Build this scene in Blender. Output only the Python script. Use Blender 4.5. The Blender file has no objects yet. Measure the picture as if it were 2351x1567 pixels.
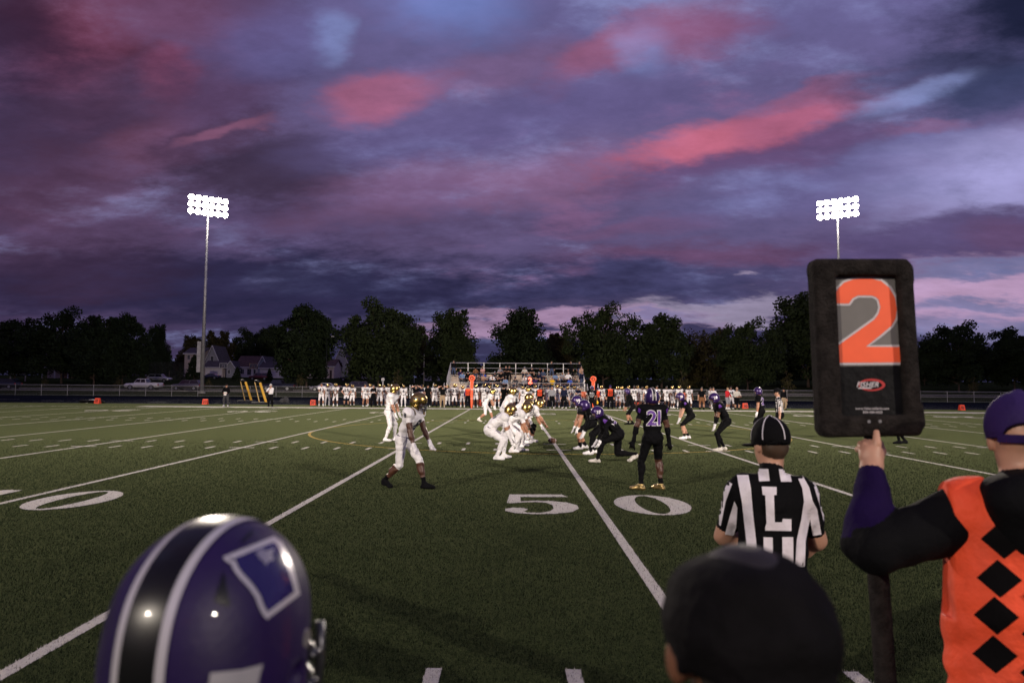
import bpy, bmesh, math, random
import numpy as np
from mathutils import Vector, Matrix
R = math.radians
random.seed(7); RNG = np.random.default_rng(7)
SC = bpy.context.scene
COL = SC.collection
# ------------------------------------------------------------------ camera
CAMZ = 1.875; FPX = 1602.0; CX, CY = 1175.5, 783.5          # focal length and centre in photo pixels
_a, _p, _r = R(0.15), R(3.53), R(0.44)                      # yaw left, pitch up, roll
FW = Vector((-math.sin(_a)*math.cos(_p), math.cos(_a)*math.cos(_p), math.sin(_p)))
_R0 = Vector((math.cos(_a), math.sin(_a), 0)); _U0 = _R0.cross(FW)
RT = _R0*math.cos(_r) + _U0*math.sin(_r); UP = _U0*math.cos(_r) - _R0*math.sin(_r)
CAM = Vector((0, 0, CAMZ))
cd = bpy.data.cameras.new('camera'); cam = bpy.data.objects.new('camera', cd); COL.objects.link(cam)
cd.sensor_width = 36; cd.lens = FPX/2351*36; cd.clip_end = 6000; cd.clip_start = 0.05
cam.matrix_world = Matrix(((RT.x, UP.x, -FW.x, 0), (RT.y, UP.y, -FW.y, 0), (RT.z, UP.z, -FW.z, CAMZ), (0, 0, 0, 1)))
cd.dof.use_dof = True; cd.dof.focus_distance = 20.0; cd.dof.aperture_fstop = 3.0
SC.camera = cam
def ray(px, py): return FW*FPX + RT*(px-CX) - UP*(py-CY)
def AT(px, py, Y):
    d = ray(px, py); return CAM + d*(Y/d.y)
TERR = [(-300, 0), (62, 0), (80, .25), (104, .3), (107, .42), (124, .55), (128, .85), (190, 3.4), (260, 4.2), (1500, 5)]
def hz(y): return float(np.interp(y, [t[0] for t in TERR], [t[1] for t in TERR]))
def G(px, py, z=0.0):
    d = ray(px, py); return CAM + d*((z-CAMZ)/d.z)
def PX(p):                                                   # world point -> photo pixel
    d = Vector(p)-CAM; f = d.dot(FW); return (CX+FPX*d.dot(RT)/f, CY-FPX*d.dot(UP)/f)
def lin(c): return tuple(((v/255)/12.92 if v/255 <= .04045 else ((v/255+.055)/1.055)**2.4) for v in c)
# ------------------------------------------------------------------ node expressions
class X:
    def __init__(s, nt, o): s.nt, s.o = nt, o
    def m(s, op, b=None, c=None, clamp=False):
        n = s.nt.nodes.new('ShaderNodeMath'); n.operation = op; n.use_clamp = clamp
        for i, v in enumerate((s, b, c)):
            if v is None: continue
            if isinstance(v, X): s.nt.links.new(v.o, n.inputs[i])
            else: n.inputs[i].default_value = v
        return X(s.nt, n.outputs[0])
    def __add__(s, b): return s.m('ADD', b)
    def __sub__(s, b): return s.m('SUBTRACT', b)
    def __mul__(s, b): return s.m('MULTIPLY', b)
    def __truediv__(s, b): return s.m('DIVIDE', b)
    def ss(s, a, b, lo=0., hi=1.):
        n = s.nt.nodes.new('ShaderNodeMapRange'); n.interpolation_type = 'SMOOTHSTEP'
        s.nt.links.new(s.o, n.inputs[0])
        for i, v in enumerate((a, b, lo, hi)): n.inputs[1+i].default_value = v
        return X(s.nt, n.outputs[0])
def noise(nt, vec, scale, detail=4, rough=.5, dist=0., dim='3D', col=False):
    n = nt.nodes.new('ShaderNodeTexNoise'); n.noise_dimensions = dim
    if vec is not None: nt.links.new(vec.o, n.inputs['Vector'])
    n.inputs['Scale'].default_value = scale; n.inputs['Detail'].default_value = detail
    n.inputs['Roughness'].default_value = rough; n.inputs['Distortion'].default_value = dist
    return X(nt, n.outputs[1 if col else 0])
def mapping(nt, vec, loc=(0, 0, 0), rot=(0, 0, 0), sc=(1, 1, 1), kind='POINT'):
    n = nt.nodes.new('ShaderNodeMapping'); n.vector_type = kind; nt.links.new(vec.o, n.inputs[0])
    n.inputs[1].default_value = loc; n.inputs[2].default_value = rot; n.inputs[3].default_value = sc
    return X(nt, n.outputs[0])
def mixc(nt, f, a, b):
    n = nt.nodes.new('ShaderNodeMix'); n.data_type = 'RGBA'
    for i, v in ((0, f), (6, a), (7, b)):
        if isinstance(v, X): nt.links.new(v.o, n.inputs[i])
        elif i == 0: n.inputs[0].default_value = v
        else: n.inputs[i].default_value = tuple(v)[:3]+(1,)
    return X(nt, n.outputs[2])
def comb(nt, *v):
    n = nt.nodes.new('ShaderNodeCombineXYZ')
    for i, a in enumerate(v):
        if isinstance(a, X): nt.links.new(a.o, n.inputs[i])
        else: n.inputs[i].default_value = a
    return X(nt, n.outputs[0])
def vmath(nt, op, a, b=None):
    n = nt.nodes.new('ShaderNodeVectorMath'); n.operation = op; nt.links.new(a.o, n.inputs[0])
    if isinstance(b, X): nt.links.new(b.o, n.inputs[1])
    elif b is not None: n.inputs[1].default_value = b
    return X(nt, n.outputs['Value' if op in ('LENGTH', 'DOT_PRODUCT') else 'Vector'])
# ------------------------------------------------------------------ world: a broken dusk overcast lit pink from below
W = bpy.data.worlds.new('World'); SC.world = W; W.use_nodes = True
nt = W.node_tree; nt.nodes.clear()
geo = X(nt, nt.nodes.new('ShaderNodeTexCoord').outputs['Generated'])
sep = nt.nodes.new('ShaderNodeSeparateXYZ'); nt.links.new(geo.o, sep.inputs[0])
dx, dy, dz = (X(nt, o) for o in sep.outputs)
ady = dy.m('ABSOLUTE').m('MAXIMUM', .12)
u = dx/ady; v = dz/ady
up = dz.m('MAXIMUM', 0.)+.26
cl = comb(nt, dx/up, dy/up, 0.)                             # flat cloud deck coordinates
clr = mapping(nt, cl, rot=(0, 0, R(28)), sc=(.95, 1.45, 1))
wn = noise(nt, mapping(nt, clr, (1, 5, 2)), 2.1, 6, .60, col=True)       # three independent billow fields
ws = nt.nodes.new('ShaderNodeSeparateColor'); nt.links.new(wn.o, ws.inputs[0]); n1, n3, nq = (X(nt, o_) for o_ in ws.outputs)
n2 = noise(nt, mapping(nt, clr, (7, 3, 1)), 5.6, 7, .66)
uv = comb(nt, u, v, 0.)
n2c = n2-.5
uvw = vmath(nt, 'ADD', uv, vmath(nt, 'MULTIPLY', vmath(nt, 'SUBTRACT', wn, (.5, .5, .5)), (.24, .13, 0)))
vv = v+(n3-.5)*.14
base = mixc(nt, vv.ss(.02, .26), lin((48, 47, 76)), lin((93, 81, 118)))
base = mixc(nt, vv.ss(.26, .6), base, lin((93, 88, 132)))
base = mixc(nt, u.ss(-.75, -.1, .55, 0.), base, lin((70, 50, 76)))
base = mixc(nt, (n1*.8+n2*.2).ss(.50, .68, 0., .75), base, lin((122, 128, 172)))
base = mixc(nt, (nq*.7+n2*.3).ss(.47, .32, 0., .6), base, lin((66, 56, 86)))
base = mixc(nt, (n3*.75+n2*.25).ss(.53, .66, 0., .22)*vv.ss(.08, .22), base, lin((150, 84, 114)))
ed = n2c*1.05+(nq-.5)*.7
BLOBS = [ # px, py, rx, ry, tilt, colour, opacity, soft
 (300, 30, 300, 65, -6, (122, 54, 74), .6, .8), (140, 120, 130, 120, 30, (132, 52, 70), .7, .9), (350, 170, 50, 60, -40, (165, 66, 90), .75, .7),
 (30, 20, 130, 130, 0, (42, 26, 44), .8, .9),
 (-20, 330, 260, 230, 0, (48, 36, 60), .7, .9), (260, 235, 260, 70, 6, (66, 48, 72), .75, .7), (330, 320, 110, 60, 10, (128, 66, 88), .5, .8),
 (470, 200, 130, 110, 10, (84, 60, 92), .6, .8),
 (200, 460, 260, 110, 6, (92, 60, 82), .4, .9), (640, 405, 230, 72, 6, (55, 43, 64), .95, .55), (470, 320, 130, 38, 14, (70, 50, 74), .8, .5),
 (500, 305, 90, 14, 14, (150, 84, 112), .7, .6),
 (700, 520, 520, 50, 4, (70, 56, 86), .6, .8), (735, 85, 46, 40, 20, (132, 152, 206), .85, .8), (1030, 15, 170, 60, 5, (106, 122, 182), .75, .8),
 (590, 100, 120, 60, 10, (92, 90, 140), .6, .9),
 (865, 215, 150, 45, 10, (180, 92, 122), .92, .6), (1120, 160, 190, 45, 14, (138, 88, 124), .55, .7), (1420, 115, 150, 38, 26, (168, 86, 116), .8, .7),
 (1600, 75, 150, 52, 4, (152, 76, 106), .75, .8), (1490, 112, 62, 46, 30, (120, 140, 196), .75, .7), (1250, 260, 330, 60, 10, (92, 84, 130), .6, .9),
 (930, 330, 250, 60, 8, (92, 84, 128), .6, .9),
 (1000, 435, 320, 52, 11, (140, 88, 124), .6, .8), (1290, 395, 230, 44, 14, (150, 94, 130), .55, .8),
 (1780, 285, 330, 36, 13, (190, 90, 118), .97, .5), (1560, 325, 120, 40, 10, (212, 100, 126), .9, .6), (1760, 360, 330, 28, 10, (92, 66, 104), .7, .8),
 (1850, 215, 170, 18, 15, (168, 86, 116), .65, .7), (2190, 165, 260, 75, 16, (62, 64, 98), .85, .7), (2115, 222, 95, 28, 22, (136, 152, 204), .9, .6),
 (2330, 30, 220, 120, 10, (18, 24, 46), .95, .9), (2300, 215, 150, 50, 18, (56, 62, 96), .85, .6), (2150, 330, 160, 30, 14, (98, 96, 140), .8, .6),
 (2270, 410, 260, 85, 12, (150, 146, 194), .98, .7), (2150, 300, 100, 14, 10, (140, 84, 118), .6, .6), (2260, 545, 360, 48, 7, (80, 68, 106), .92, .5),
 (2330, 540, 90, 30, 0, (112, 66, 96), .5, .8),
 (2230, 685, 330, 60, 4, (170, 140, 172), .95, .45), (2300, 610, 200, 14, 4, (90, 100, 140), .7, .6), (2230, 710, 120, 14, 2, (108, 112, 152), .8, .6),
 (2300, 765, 260, 24, 0, (112, 112, 150), .7, .8),
 (1680, 716, 260, 22, 4, (168, 136, 164), .9, .5), (1250, 742, 330, 16, 1, (160, 130, 160), .8, .5), (1480, 740, 120, 10, 2, (96, 100, 142), .6, .6), (1720, 632, 28, 7, 0, (190, 170, 195), .7, .8),
 (1560, 590, 250, 24, 3, (112, 62, 92), .7, .8), (1480, 520, 170, 18, 4, (128, 72, 104), .55, .8), (1330, 655, 520, 36, 2, (56, 58, 94), .75, .8),
 (420, 660, 800, 62, 0, (37, 35, 63), .9, .7), (80, 620, 240, 60, 0, (62, 42, 62), .5, .9), (1850, 440, 330, 60, 10, (94, 92, 138), .55, .9)]
for px, py, rx, ry, an, c, op, soft in BLOBS:
    d = ray(px, py)
    if c[2] > 195: op *= .5
    if c[0] > 110 and c[0] > c[2]: c = (c[0]*.87, c[1]*1.0, c[2]*.98); op *= .86
    q = mapping(nt, uvw, (d.x/d.y, d.z/d.y, 0), (0, 0, R(an)), (rx*1.3/FPX, ry*1.45/FPX, 1), 'TEXTURE')
    L = vmath(nt, 'LENGTH', q)+ed
    base = mixc(nt, L.ss(1.12+soft*.22, .84-soft*.70, 0., op), base, lin(c))
base = vmath(nt, 'SCALE', base)
sc_in = base.o.node.inputs['Scale']; nt.links.new((n2c*1.0+(n1-.5)*.5+1.19).o, sc_in)
base = mixc(nt, dz.ss(-.02, -.12), base, lin((22, 24, 20)))
bg = nt.nodes.new('ShaderNodeBackground'); nt.links.new(base.o, bg.inputs[0]); bg.inputs[1].default_value = 1.0
wo = nt.nodes.new('ShaderNodeOutputWorld'); nt.links.new(bg.outputs[0], wo.inputs[0])
W.cycles.sampling_method = 'NONE'
SC.view_settings.view_transform = 'Standard'; SC.view_settings.look = 'None'
SC.view_settings.exposure = 0.0; SC.view_settings.gamma = 1.0
SC.cycles.max_bounces = 4; SC.cycles.diffuse_bounces = 2; SC.cycles.glossy_bounces = 2; SC.cycles.adaptive_threshold = .02; SC.cycles.transparent_max_bounces = 8
SC.cycles.sample_clamp_indirect = 4.0; SC.cycles.use_denoising = True
# ------------------------------------------------------------------ materials
MATS = {}
def mat(name, c, rough=.6, metal=0., var=0., vs=8., bump=0., bs=60., spec=.5, emit=0., coat=0., sheen=0.):
    if name in MATS: return MATS[name]
    m = bpy.data.materials.new(name); m.use_nodes = True; MATS[name] = m
    t = m.node_tree; b = t.nodes['Principled BSDF']
    b.inputs['Base Color'].default_value = tuple(c)+(1,); b.inputs['Roughness'].default_value = rough; b.inputs['Metallic'].default_value = metal
    b.inputs['Specular IOR Level'].default_value = spec; b.inputs['Coat Weight'].default_value = coat; b.inputs['Sheen Weight'].default_value = sheen
    if var or bump:
        oc = X(t, t.nodes.new('ShaderNodeTexCoord').outputs['Object'])
        if var:
            n = noise(t, oc, vs, 5, .6)
            lo = [x*(1-var) for x in c]; hi = [min(1, x*(1+var)) for x in c]
            t.links.new(mixc(t, n.ss(.3, .7), lo, hi).o, b.inputs['Base Color'])
        if bump:
            bn = t.nodes.new('ShaderNodeBump'); bn.inputs['Strength'].default_value = bump; bn.inputs['Distance'].default_value = .02
            t.links.new(noise(t, oc, bs, 4, .6).o, bn.inputs['Height']); t.links.new(bn.outputs[0], b.inputs['Normal'])
    if emit:
        b.inputs['Emission Color'].default_value = tuple(c)+(1,); b.inputs['Emission Strength'].default_value = emit
    return m
# ------------------------------------------------------------------ object helpers
def link(name, me, parent=None, mats=(), loc=None):
    o = bpy.data.objects.new(name, me); COL.objects.link(o)
    if parent is not None: o.parent = parent
    if loc is not None: o.location = loc
    if me is not None and mats and not me.materials:
        for m in mats: me.materials.append(m)
    return o
def tag(o, label=None, cat=None, group=None, kind=None):
    for k, v in (('label', label), ('category', cat), ('group', group), ('kind', kind)):
        if v: o[k] = v
    return o
def thing(name, label, cat, loc=(0, 0, 0), rz=0., group=None):
    o = bpy.data.objects.new(name, None); COL.objects.link(o); o.location = loc; o.rotation_euler = (0, 0, rz); o.empty_display_size = .1
    return tag(o, label, cat, group)
def pyd(name, v, f, smooth=False):
    me = bpy.data.meshes.new(name); me.from_pydata([tuple(map(float, p)) for p in v], [], [tuple(map(int, q)) for q in f]); me.update()
    if smooth: me.polygons.foreach_set('use_smooth', [True]*len(me.polygons))
    return me
class MB:
    """collects boxes, tubes and polygons into one mesh"""
    def __init__(s): s.v = []; s.f = []
    def add(s, v, f):
        o = len(s.v); s.v += [tuple(p) for p in v]; s.f += [tuple(i+o for i in q) for q in f]; return s
    def box(s, a, b):
        x0, y0, z0 = a; x1, y1, z1 = b
        return s.add([(x, y, z) for z in (z0, z1) for y in (y0, y1) for x in (x0, x1)],
                     [(0, 2, 3, 1), (4, 5, 7, 6), (0, 1, 5, 4), (2, 6, 7, 3), (0, 4, 6, 2), (1, 3, 7, 5)])
    def tube(s, pts, r, n=8, r2=None, caps=True, closed=False):
        pts = [Vector(p) for p in pts]; N = len(pts); rings = []
        for i, p in enumerate(pts):
            if closed: t = pts[(i+1) % N]-pts[i-1]
            else: t = pts[min(i+1, N-1)]-pts[max(i-1, 0)]
            t.normalize(); a = t.orthogonal().normalized() if abs(t.z) > .9 else t.cross(Vector((0, 0, 1))).normalized(); b = t.cross(a)
            rr = r if r2 is None else r+(r2-r)*i/max(1, N-1)
            rings.append([p+(a*math.cos(k*2*math.pi/n)+b*math.sin(k*2*math.pi/n))*rr for k in range(n)])
        v = [q for g in rings for q in g]; f = []
        for i in range(N if closed else N-1):
            j = (i+1) % N
            f += [(i*n+k, i*n+(k+1) % n, j*n+(k+1) % n, j*n+k) for k in range(n)]
        if caps and not closed: f += [tuple(range(n))[::-1], tuple((N-1)*n+k for k in range(n))]
        return s.add(v, f)
    def prism(s, poly, y0, y1):
        """polygon in x,z extruded along y"""
        n = len(poly); v = [(x, y0, z) for x, z in poly]+[(x, y1, z) for x, z in poly]
        return s.add(v, [tuple(range(n)), tuple(range(2*n-1, n-1, -1))]+[((i+1) % n, i, n+i, n+(i+1) % n) for i in range(n)])
    def build(s, name, m, parent=None, smooth=False, loc=None, bevel=0.):
        me = pyd(name, s.v, s.f, smooth)
        if bevel:
            bm = bmesh.new(); bm.from_mesh(me)
            bmesh.ops.bevel(bm, geom=[e for e in bm.edges if e.is_manifold and e.calc_face_angle(0) > .5], offset=bevel, segments=2, affect='EDGES', clamp_overlap=True)
            bm.to_mesh(me); bm.free()
        return link(name, me, parent, [m], loc)
def copy_tree(o, parent=None):
    c = o.copy(); COL.objects.link(c); c.parent = parent
    for ch in list(o.children): copy_tree(ch, c)
    return c
# ------------------------------------------------------------------ glyphs (made while the scene is still empty)
GL = {}
def glyph(ch, off=.02, cut=.0):
    k = (ch, off, cut)
    if k in GL: return GL[k]
    c = bpy.data.curves.new('g', 'FONT'); c.body = ch; c.resolution_u = 3; c.offset = off; c.fill_mode = 'BOTH'
    o = bpy.data.objects.new('g', c); COL.objects.link(o)
    bpy.context.view_layer.update()
    me = bpy.data.meshes.new_from_object(o.evaluated_get(bpy.context.evaluated_depsgraph_get()))
    bm = bmesh.new(); bm.from_mesh(me)
    if cut:
        xs = [q.co.x for q in bm.verts]; ys = [q.co.y for q in bm.verts]
        for ax, lo, hi in ((0, min(xs), max(xs)), (1, min(ys), max(ys))):
            t = lo+cut
            while t < hi:
                co = [0, 0, 0]; no = [0, 0, 0]; co[ax] = t; no[ax] = 1
                bmesh.ops.bisect_plane(bm, geom=bm.verts[:]+bm.edges[:]+bm.faces[:], plane_co=co, plane_no=no); t += cut
    bm.verts.index_update()
    V = np.array([(q.co.x, q.co.y) for q in bm.verts]); Fc = [[q.index for q in f.verts] for f in bm.faces]
    bm.free(); bpy.data.objects.remove(o); bpy.data.curves.remove(c); bpy.data.meshes.remove(me)
    GL[k] = (V, Fc); return GL[k]
for _c in '0123456789':
    glyph(_c, .02, .14); glyph(_c, .03, .14); glyph(_c, .055, .14)
for _c in set('FISHERLwwfisherathletic.com800-438-6028SD') : glyph(_c, .02)
def text2d(s, h, off=.03, cut=.14, sp=.06):
    """centred text: (verts2d, faces), cap height h"""
    V = []; Fc = []; x = 0.
    for ch in s:
        g = GL.get((ch, off, cut)) or GL[(ch, .02, .0)]
        v, f = g; o = sum(len(a) for a in V); w = v[:, 0].max()-v[:, 0].min()
        V.append(v+np.array([x-v[:, 0].min(), 0])); Fc += [[i+o for i in q] for q in f]; x += w+sp
    V = np.concatenate(V); V[:, 0] -= (x-sp)/2; V[:, 1] -= .35
    return V*(h/.72), Fc
# ------------------------------------------------------------------ implicit bodies meshed with surface nets
def nrm(a):
    a = np.asarray(a, float); return a/max(1e-9, np.linalg.norm(a))
class Body:
    def __init__(s): s.P = []; s.wr = None
    def cap(s, a, b, ra, rb, mat=0, k=.02, lat=None, flat=1.):
        s.P.append(('c', np.array(a, float), np.array(b, float), ra, rb, mat, k, None if lat is None else nrm(lat), flat)); return s
    def ell(s, c, r, mat=0, k=.02, M=None, sub=False):
        s.P.append(('e', np.array(c, float), np.array(r, float), np.eye(3) if M is None else np.array(M, float), sub, mat, k)); return s
    def box(s, c, r, rd, mat=0, k=.01, M=None, sub=False):
        s.P.append(('b', np.array(c, float), np.array(r, float), np.eye(3) if M is None else np.array(M, float), sub, mat, k, rd)); return s
    @staticmethod
    def ev(p, x, want_t=False):
        if p[0] == 'c':
            _, a, b, ra, rb, m, k, lat, fl = p
            q = x-a
            if lat is not None: q = q-np.outer((q@lat)*(1-1/fl), lat)
            ab = b-a; L2 = max(1e-12, ab@ab); t = np.clip((q@ab)/L2, 0, 1)
            w = q-np.outer(t, ab); d = np.sqrt((w*w).sum(1))-(ra+(rb-ra)*t)
            return (d, t) if want_t else d
        q = (x-p[1])@p[3]
        if p[0] == 'e':
            r = p[2]; k0 = np.sqrt(((q/r)**2).sum(1)); k1 = np.sqrt(((q/(r*r))**2).sum(1)); d = k0*(k0-1)/np.maximum(k1, 1e-9)
        else:
            g = np.abs(q)-p[2]+p[7]; d = np.sqrt((np.maximum(g, 0)**2).sum(1))+np.minimum(g.max(1), 0)-p[7]
        return (d, np.zeros(len(x))) if want_t else d
    @staticmethod
    def issub(p): return p[0] != 'c' and p[4]
    @staticmethod
    def comb(d, e, p):
        k = p[6]
        if Body.issub(p): h = np.maximum(k-np.abs(-e-d), 0)/k; return np.maximum(d, -e)+h*h*k/4
        h = np.maximum(k-np.abs(e-d), 0)/k; return np.minimum(d, e)-h*h*k/4
    def field(s, x):
        d = np.full(len(x), 9.)
        for p in s.P: d = s.comb(d, s.ev(p, x), p)
        if s.wr is not None: d = d-s.folds(x)
        return d
    def folds(s, x):
        """cloth creases: a few warped waves, none near the head"""
        amp, seed, hc, wl = s.wr; g = np.random.default_rng(seed); n = 0.
        for i in range(5):
            k = nrm(g.normal(size=3)*[1, 1, 1.7])*6.283/(wl*(.7+.8*g.random())); q = nrm(g.normal(size=3))*6.283/(wl*2.2)
            n = n+np.sin(x@k+g.random()*6+1.6*np.sin(x@q+g.random()*6))
        n = n/3.; n = np.sign(n)*np.abs(n)**.8
        m = 1. if hc is None else np.clip((np.linalg.norm(x-hc, axis=1)-.15)/.06, 0, 1)
        return amp*n*m
    def grad(s, x, e=.002):
        d0 = s.field(x); g = np.stack([s.field(x+np.eye(3)[i]*e)-d0 for i in range(3)], 1)/e
        return d0, g
    def bounds(s):
        lo = np.full(3, 9e9); hi = -lo
        for p in s.P:
            if s.issub(p): continue
            if p[0] == 'c':
                r = max(p[3], p[4])*max(1, p[8]); pts = (p[1], p[2])
            else: r = p[2].max()*(1.75 if p[0] == 'b' else 1); pts = (p[1],)
            for c in pts: lo = np.minimum(lo, c-r); hi = np.maximum(hi, c+r)
        return lo, hi
    def mesh(s, h, zmin=None, B=4, proj=True):
        lo, hi = s.bounds()
        if zmin is not None: lo[2] = max(lo[2], zmin)
        lo = lo-2*h; n = np.ceil((hi+2*h-lo)/(h*B)).astype(int)+1
        ax = [np.arange(k)*h*B+lo[i]+h*B/2 for i, k in enumerate(n)]
        C = np.stack(np.meshgrid(*ax, indexing='ij'), -1).reshape(-1, 3); Rb = h*B*.87
        E = [s.ev(p, C) for p in s.P]; d = np.full(len(C), 9.)
        for p, e in zip(s.P, E): d = s.comb(d, e, p)
        keep = np.nonzero(np.abs(d) < Rb*1.35+.015)[0]
        off = np.stack(np.meshgrid(*[np.arange(B)]*3, indexing='ij'), -1).reshape(-1, 3)*h-h*B/2
        nb = len(off); val = np.full((len(keep), nb), 9.)
        for p, e in zip(s.P, E):
            sel = np.nonzero((e[keep] < np.abs(d[keep])+2.4*Rb+p[6]) if not s.issub(p) else (e[keep] < 2*Rb+p[6]))[0]
            if not len(sel): continue
            pts = (C[keep[sel]][:, None, :]+off[None]).reshape(-1, 3)
            val[sel] = s.comb(val[sel], s.ev(p, pts).reshape(len(sel), nb), p)
        full = np.where(d < 0, -1., 1.)[:, None].repeat(nb, 1).astype(np.float32); full[keep] = val
        D = full.reshape(*n, B, B, B).transpose(0, 3, 1, 4, 2, 5).reshape(n[0]*B, n[1]*B, n[2]*B)
        if zmin is not None: D[:, :, :1] = np.maximum(D[:, :, :1], .001)
        S = D < 0; N = np.array(D.shape)
        cnt = np.zeros(N-1, np.int8)
        for i in (0, 1):
            for j in (0, 1):
                for k in (0, 1): cnt += S[i:N[0]-1+i, j:N[1]-1+j, k:N[2]-1+k]
        act = np.argwhere((cnt > 0) & (cnt < 8)); idx = -np.ones(N-1, np.int64); idx[tuple(act.T)] = np.arange(len(act))
        cor = np.array([(i, j, k) for i in (0, 1) for j in (0, 1) for k in (0, 1)])
        cv = np.stack([D[tuple((act+c).T)] for c in cor], 1)
        acc = np.zeros((len(act), 3)); w = np.zeros(len(act))
        for a in range(8):
            for b in range(a+1, 8):
                df = cor[b]-cor[a]
                if np.abs(df).sum() != 1: continue
                m = (cv[:, a] < 0) != (cv[:, b] < 0); den = cv[:, a]-cv[:, b]
                t = np.where(m, cv[:, a]/np.where(den == 0, 1, den), 0)
                acc += np.where(m[:, None], cor[a]+t[:, None]*df, 0); w += m
        V = lo+h*0+(act+acc/w[:, None])*h
        F = []
        for ax_ in range(3):
            o = [q for q in range(3) if q != ax_]
            sl0 = [slice(None)]*3; sl1 = [slice(None)]*3; sl0[ax_] = slice(0, -1); sl1[ax_] = slice(1, None)
            ch = S[tuple(sl0)] != S[tuple(sl1)]; e = np.argwhere(ch)
            ok = (e[:, o[0]] > 0) & (e[:, o[1]] > 0) & (e[:, o[0]] < N[o[0]]-1) & (e[:, o[1]] < N[o[1]]-1); e = e[ok]
            q = []
            for (da, db) in ((-1, -1), (0, -1), (0, 0), (-1, 0)):
                g = e.copy(); g[:, o[0]] += da; g[:, o[1]] += db; q.append(idx[tuple(g.T)])
            q = np.stack(q, 1); ins = S[tuple(e.T)]
            if ax_ == 1: ins = ~ins
            q[~ins] = q[~ins][:, ::-1]; F.append(q)
        F = np.concatenate(F); F = F[(F >= 0).all(1)]
        if proj:
            d0, g = s.grad(V); V = V-g*np.clip(d0, -h, h)[:, None]/np.maximum((g*g).sum(1), .2)[:, None]
        return V, F
    def faces_mat(s, pts):
        best = np.full(len(pts), 9.); m = np.zeros(len(pts), int)
        for p in s.P:
            if s.issub(p): continue
            d, t = s.ev(p, pts, True); pm = p[5]
            if isinstance(pm, (list, tuple)):
                mm = np.full(len(pts), pm[-1][1])
                for te, mi in reversed(pm): mm[t <= te] = mi
            else: mm = np.full(len(pts), pm)
            b = d < best; best[b] = d[b]; m[b] = mm[b]
        return m
def npmesh(name, V, F, M=None, smooth=True):
    me = bpy.data.meshes.new(name); nf, k = F.shape
    me.vertices.add(len(V)); me.vertices.foreach_set('co', np.asarray(V, np.float32).ravel())
    me.loops.add(nf*k); me.loops.foreach_set('vertex_index', F.astype(np.int32).ravel())
    me.polygons.add(nf); me.polygons.foreach_set('loop_start', np.arange(0, nf*k, k, dtype=np.int32))
    if M is not None: me.polygons.foreach_set('material_index', np.asarray(M, np.int32))
    if smooth: me.polygons.foreach_set('use_smooth', np.ones(nf, bool))
    me.update(calc_edges=True); return me
def body_mesh(B, h, name='body', zmin=None, rule=None):
    V, F = B.mesh(h, zmin); c = V[F].mean(1); M = B.faces_mat(c)
    if rule is not None: M = rule(c, M)
    return npmesh(name, V, F, M)
def march(field, P, D, lift=.003, tol=.012):
    """move points along D onto a surface"""
    P = np.array(P, float); D = np.array(D, float); D = D/np.linalg.norm(D, axis=1)[:, None]
    for _ in range(5): P = P+D*np.clip(field(P), -.02, .6)[:, None]*.85
    B = getattr(field, '__self__', None)
    if B is not None:                                        # only the pieces near the print matter from here on
        C = Body(); C.wr = B.wr; C.P = [p for p in B.P if B.ev(p, P).min() < .2]; field = C.field
    for _ in range(18): P = P+D*np.clip(field(P), -.02, .5)[:, None]*.85
    return P-D*lift, np.abs(field(P)) < tol
def decal(name, field, P, D, faces, m, parent, lift=.003, tol=.012, one=False):
    """thin print that follows the surface it lies on"""
    P, ok = march(field, P, D, lift, tol)
    f = [q for q in faces if all(ok[i] for i in q)]
    if one and f:                                            # keep the one connected piece
        par = list(range(len(f))); ed = {}
        def root(i):
            while par[i] != i: par[i] = par[par[i]]; i = par[i]
            return i
        for n, q in enumerate(f):
            for i in range(len(q)):
                e = frozenset((q[i], q[i-1]))
                if e in ed: par[root(n)] = root(ed[e])
                ed[e] = n
        cnt = {}
        for n in range(len(f)): r = root(n); cnt[r] = cnt.get(r, 0)+1
        b = max(cnt, key=cnt.get); f = [q for n, q in enumerate(f) if root(n) == b]
    if not f: return None
    use = sorted({i for q in f for i in q}); mp = {i: n for n, i in enumerate(use)}
    me = pyd(name, P[use], [[mp[i] for i in q] for q in f], True); return link(name, me, parent, [m])
def gridpoly(poly, n=10):
    """2d polygon -> fine mesh (verts, faces) by cutting with a grid"""
    bm = bmesh.new(); vs = [bm.verts.new((x, y, 0)) for x, y in poly]; bm.faces.new(vs).normal_update()
    bmesh.ops.triangulate(bm, faces=bm.faces[:])
    for ax in (0, 1):
        lo = min(p[ax] for p in poly); hi = max(p[ax] for p in poly); st = max(hi-lo, 1e-6)/n
        for i in range(1, n):
            co = [0, 0, 0]; no = [0, 0, 0]; co[ax] = lo+i*st+st*.013; no[ax] = 1
            bmesh.ops.bisect_plane(bm, geom=bm.verts[:]+bm.edges[:]+bm.faces[:], plane_co=co, plane_no=no)
    bm.verts.index_update()
    V = [(q.co.x, q.co.y) for q in bm.verts]; F = [[q.index for q in f.verts] for f in bm.faces]; bm.free(); return V, F
def pxdecal(name, field, poly, m, parent, base, n=10, lift=.003, start=.3):
    """print whose outline was read off the photograph, laid on the thing's own surface"""
    V, F = gridpoly(poly, n); D = np.array([tuple(ray(x, y)) for x, y in V]); D /= np.linalg.norm(D, axis=1)[:, None]
    P = np.array(CAM)-np.array(base)+D*start
    return decal(name, field, P, D, F, m, parent, lift, .012, True)
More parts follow.
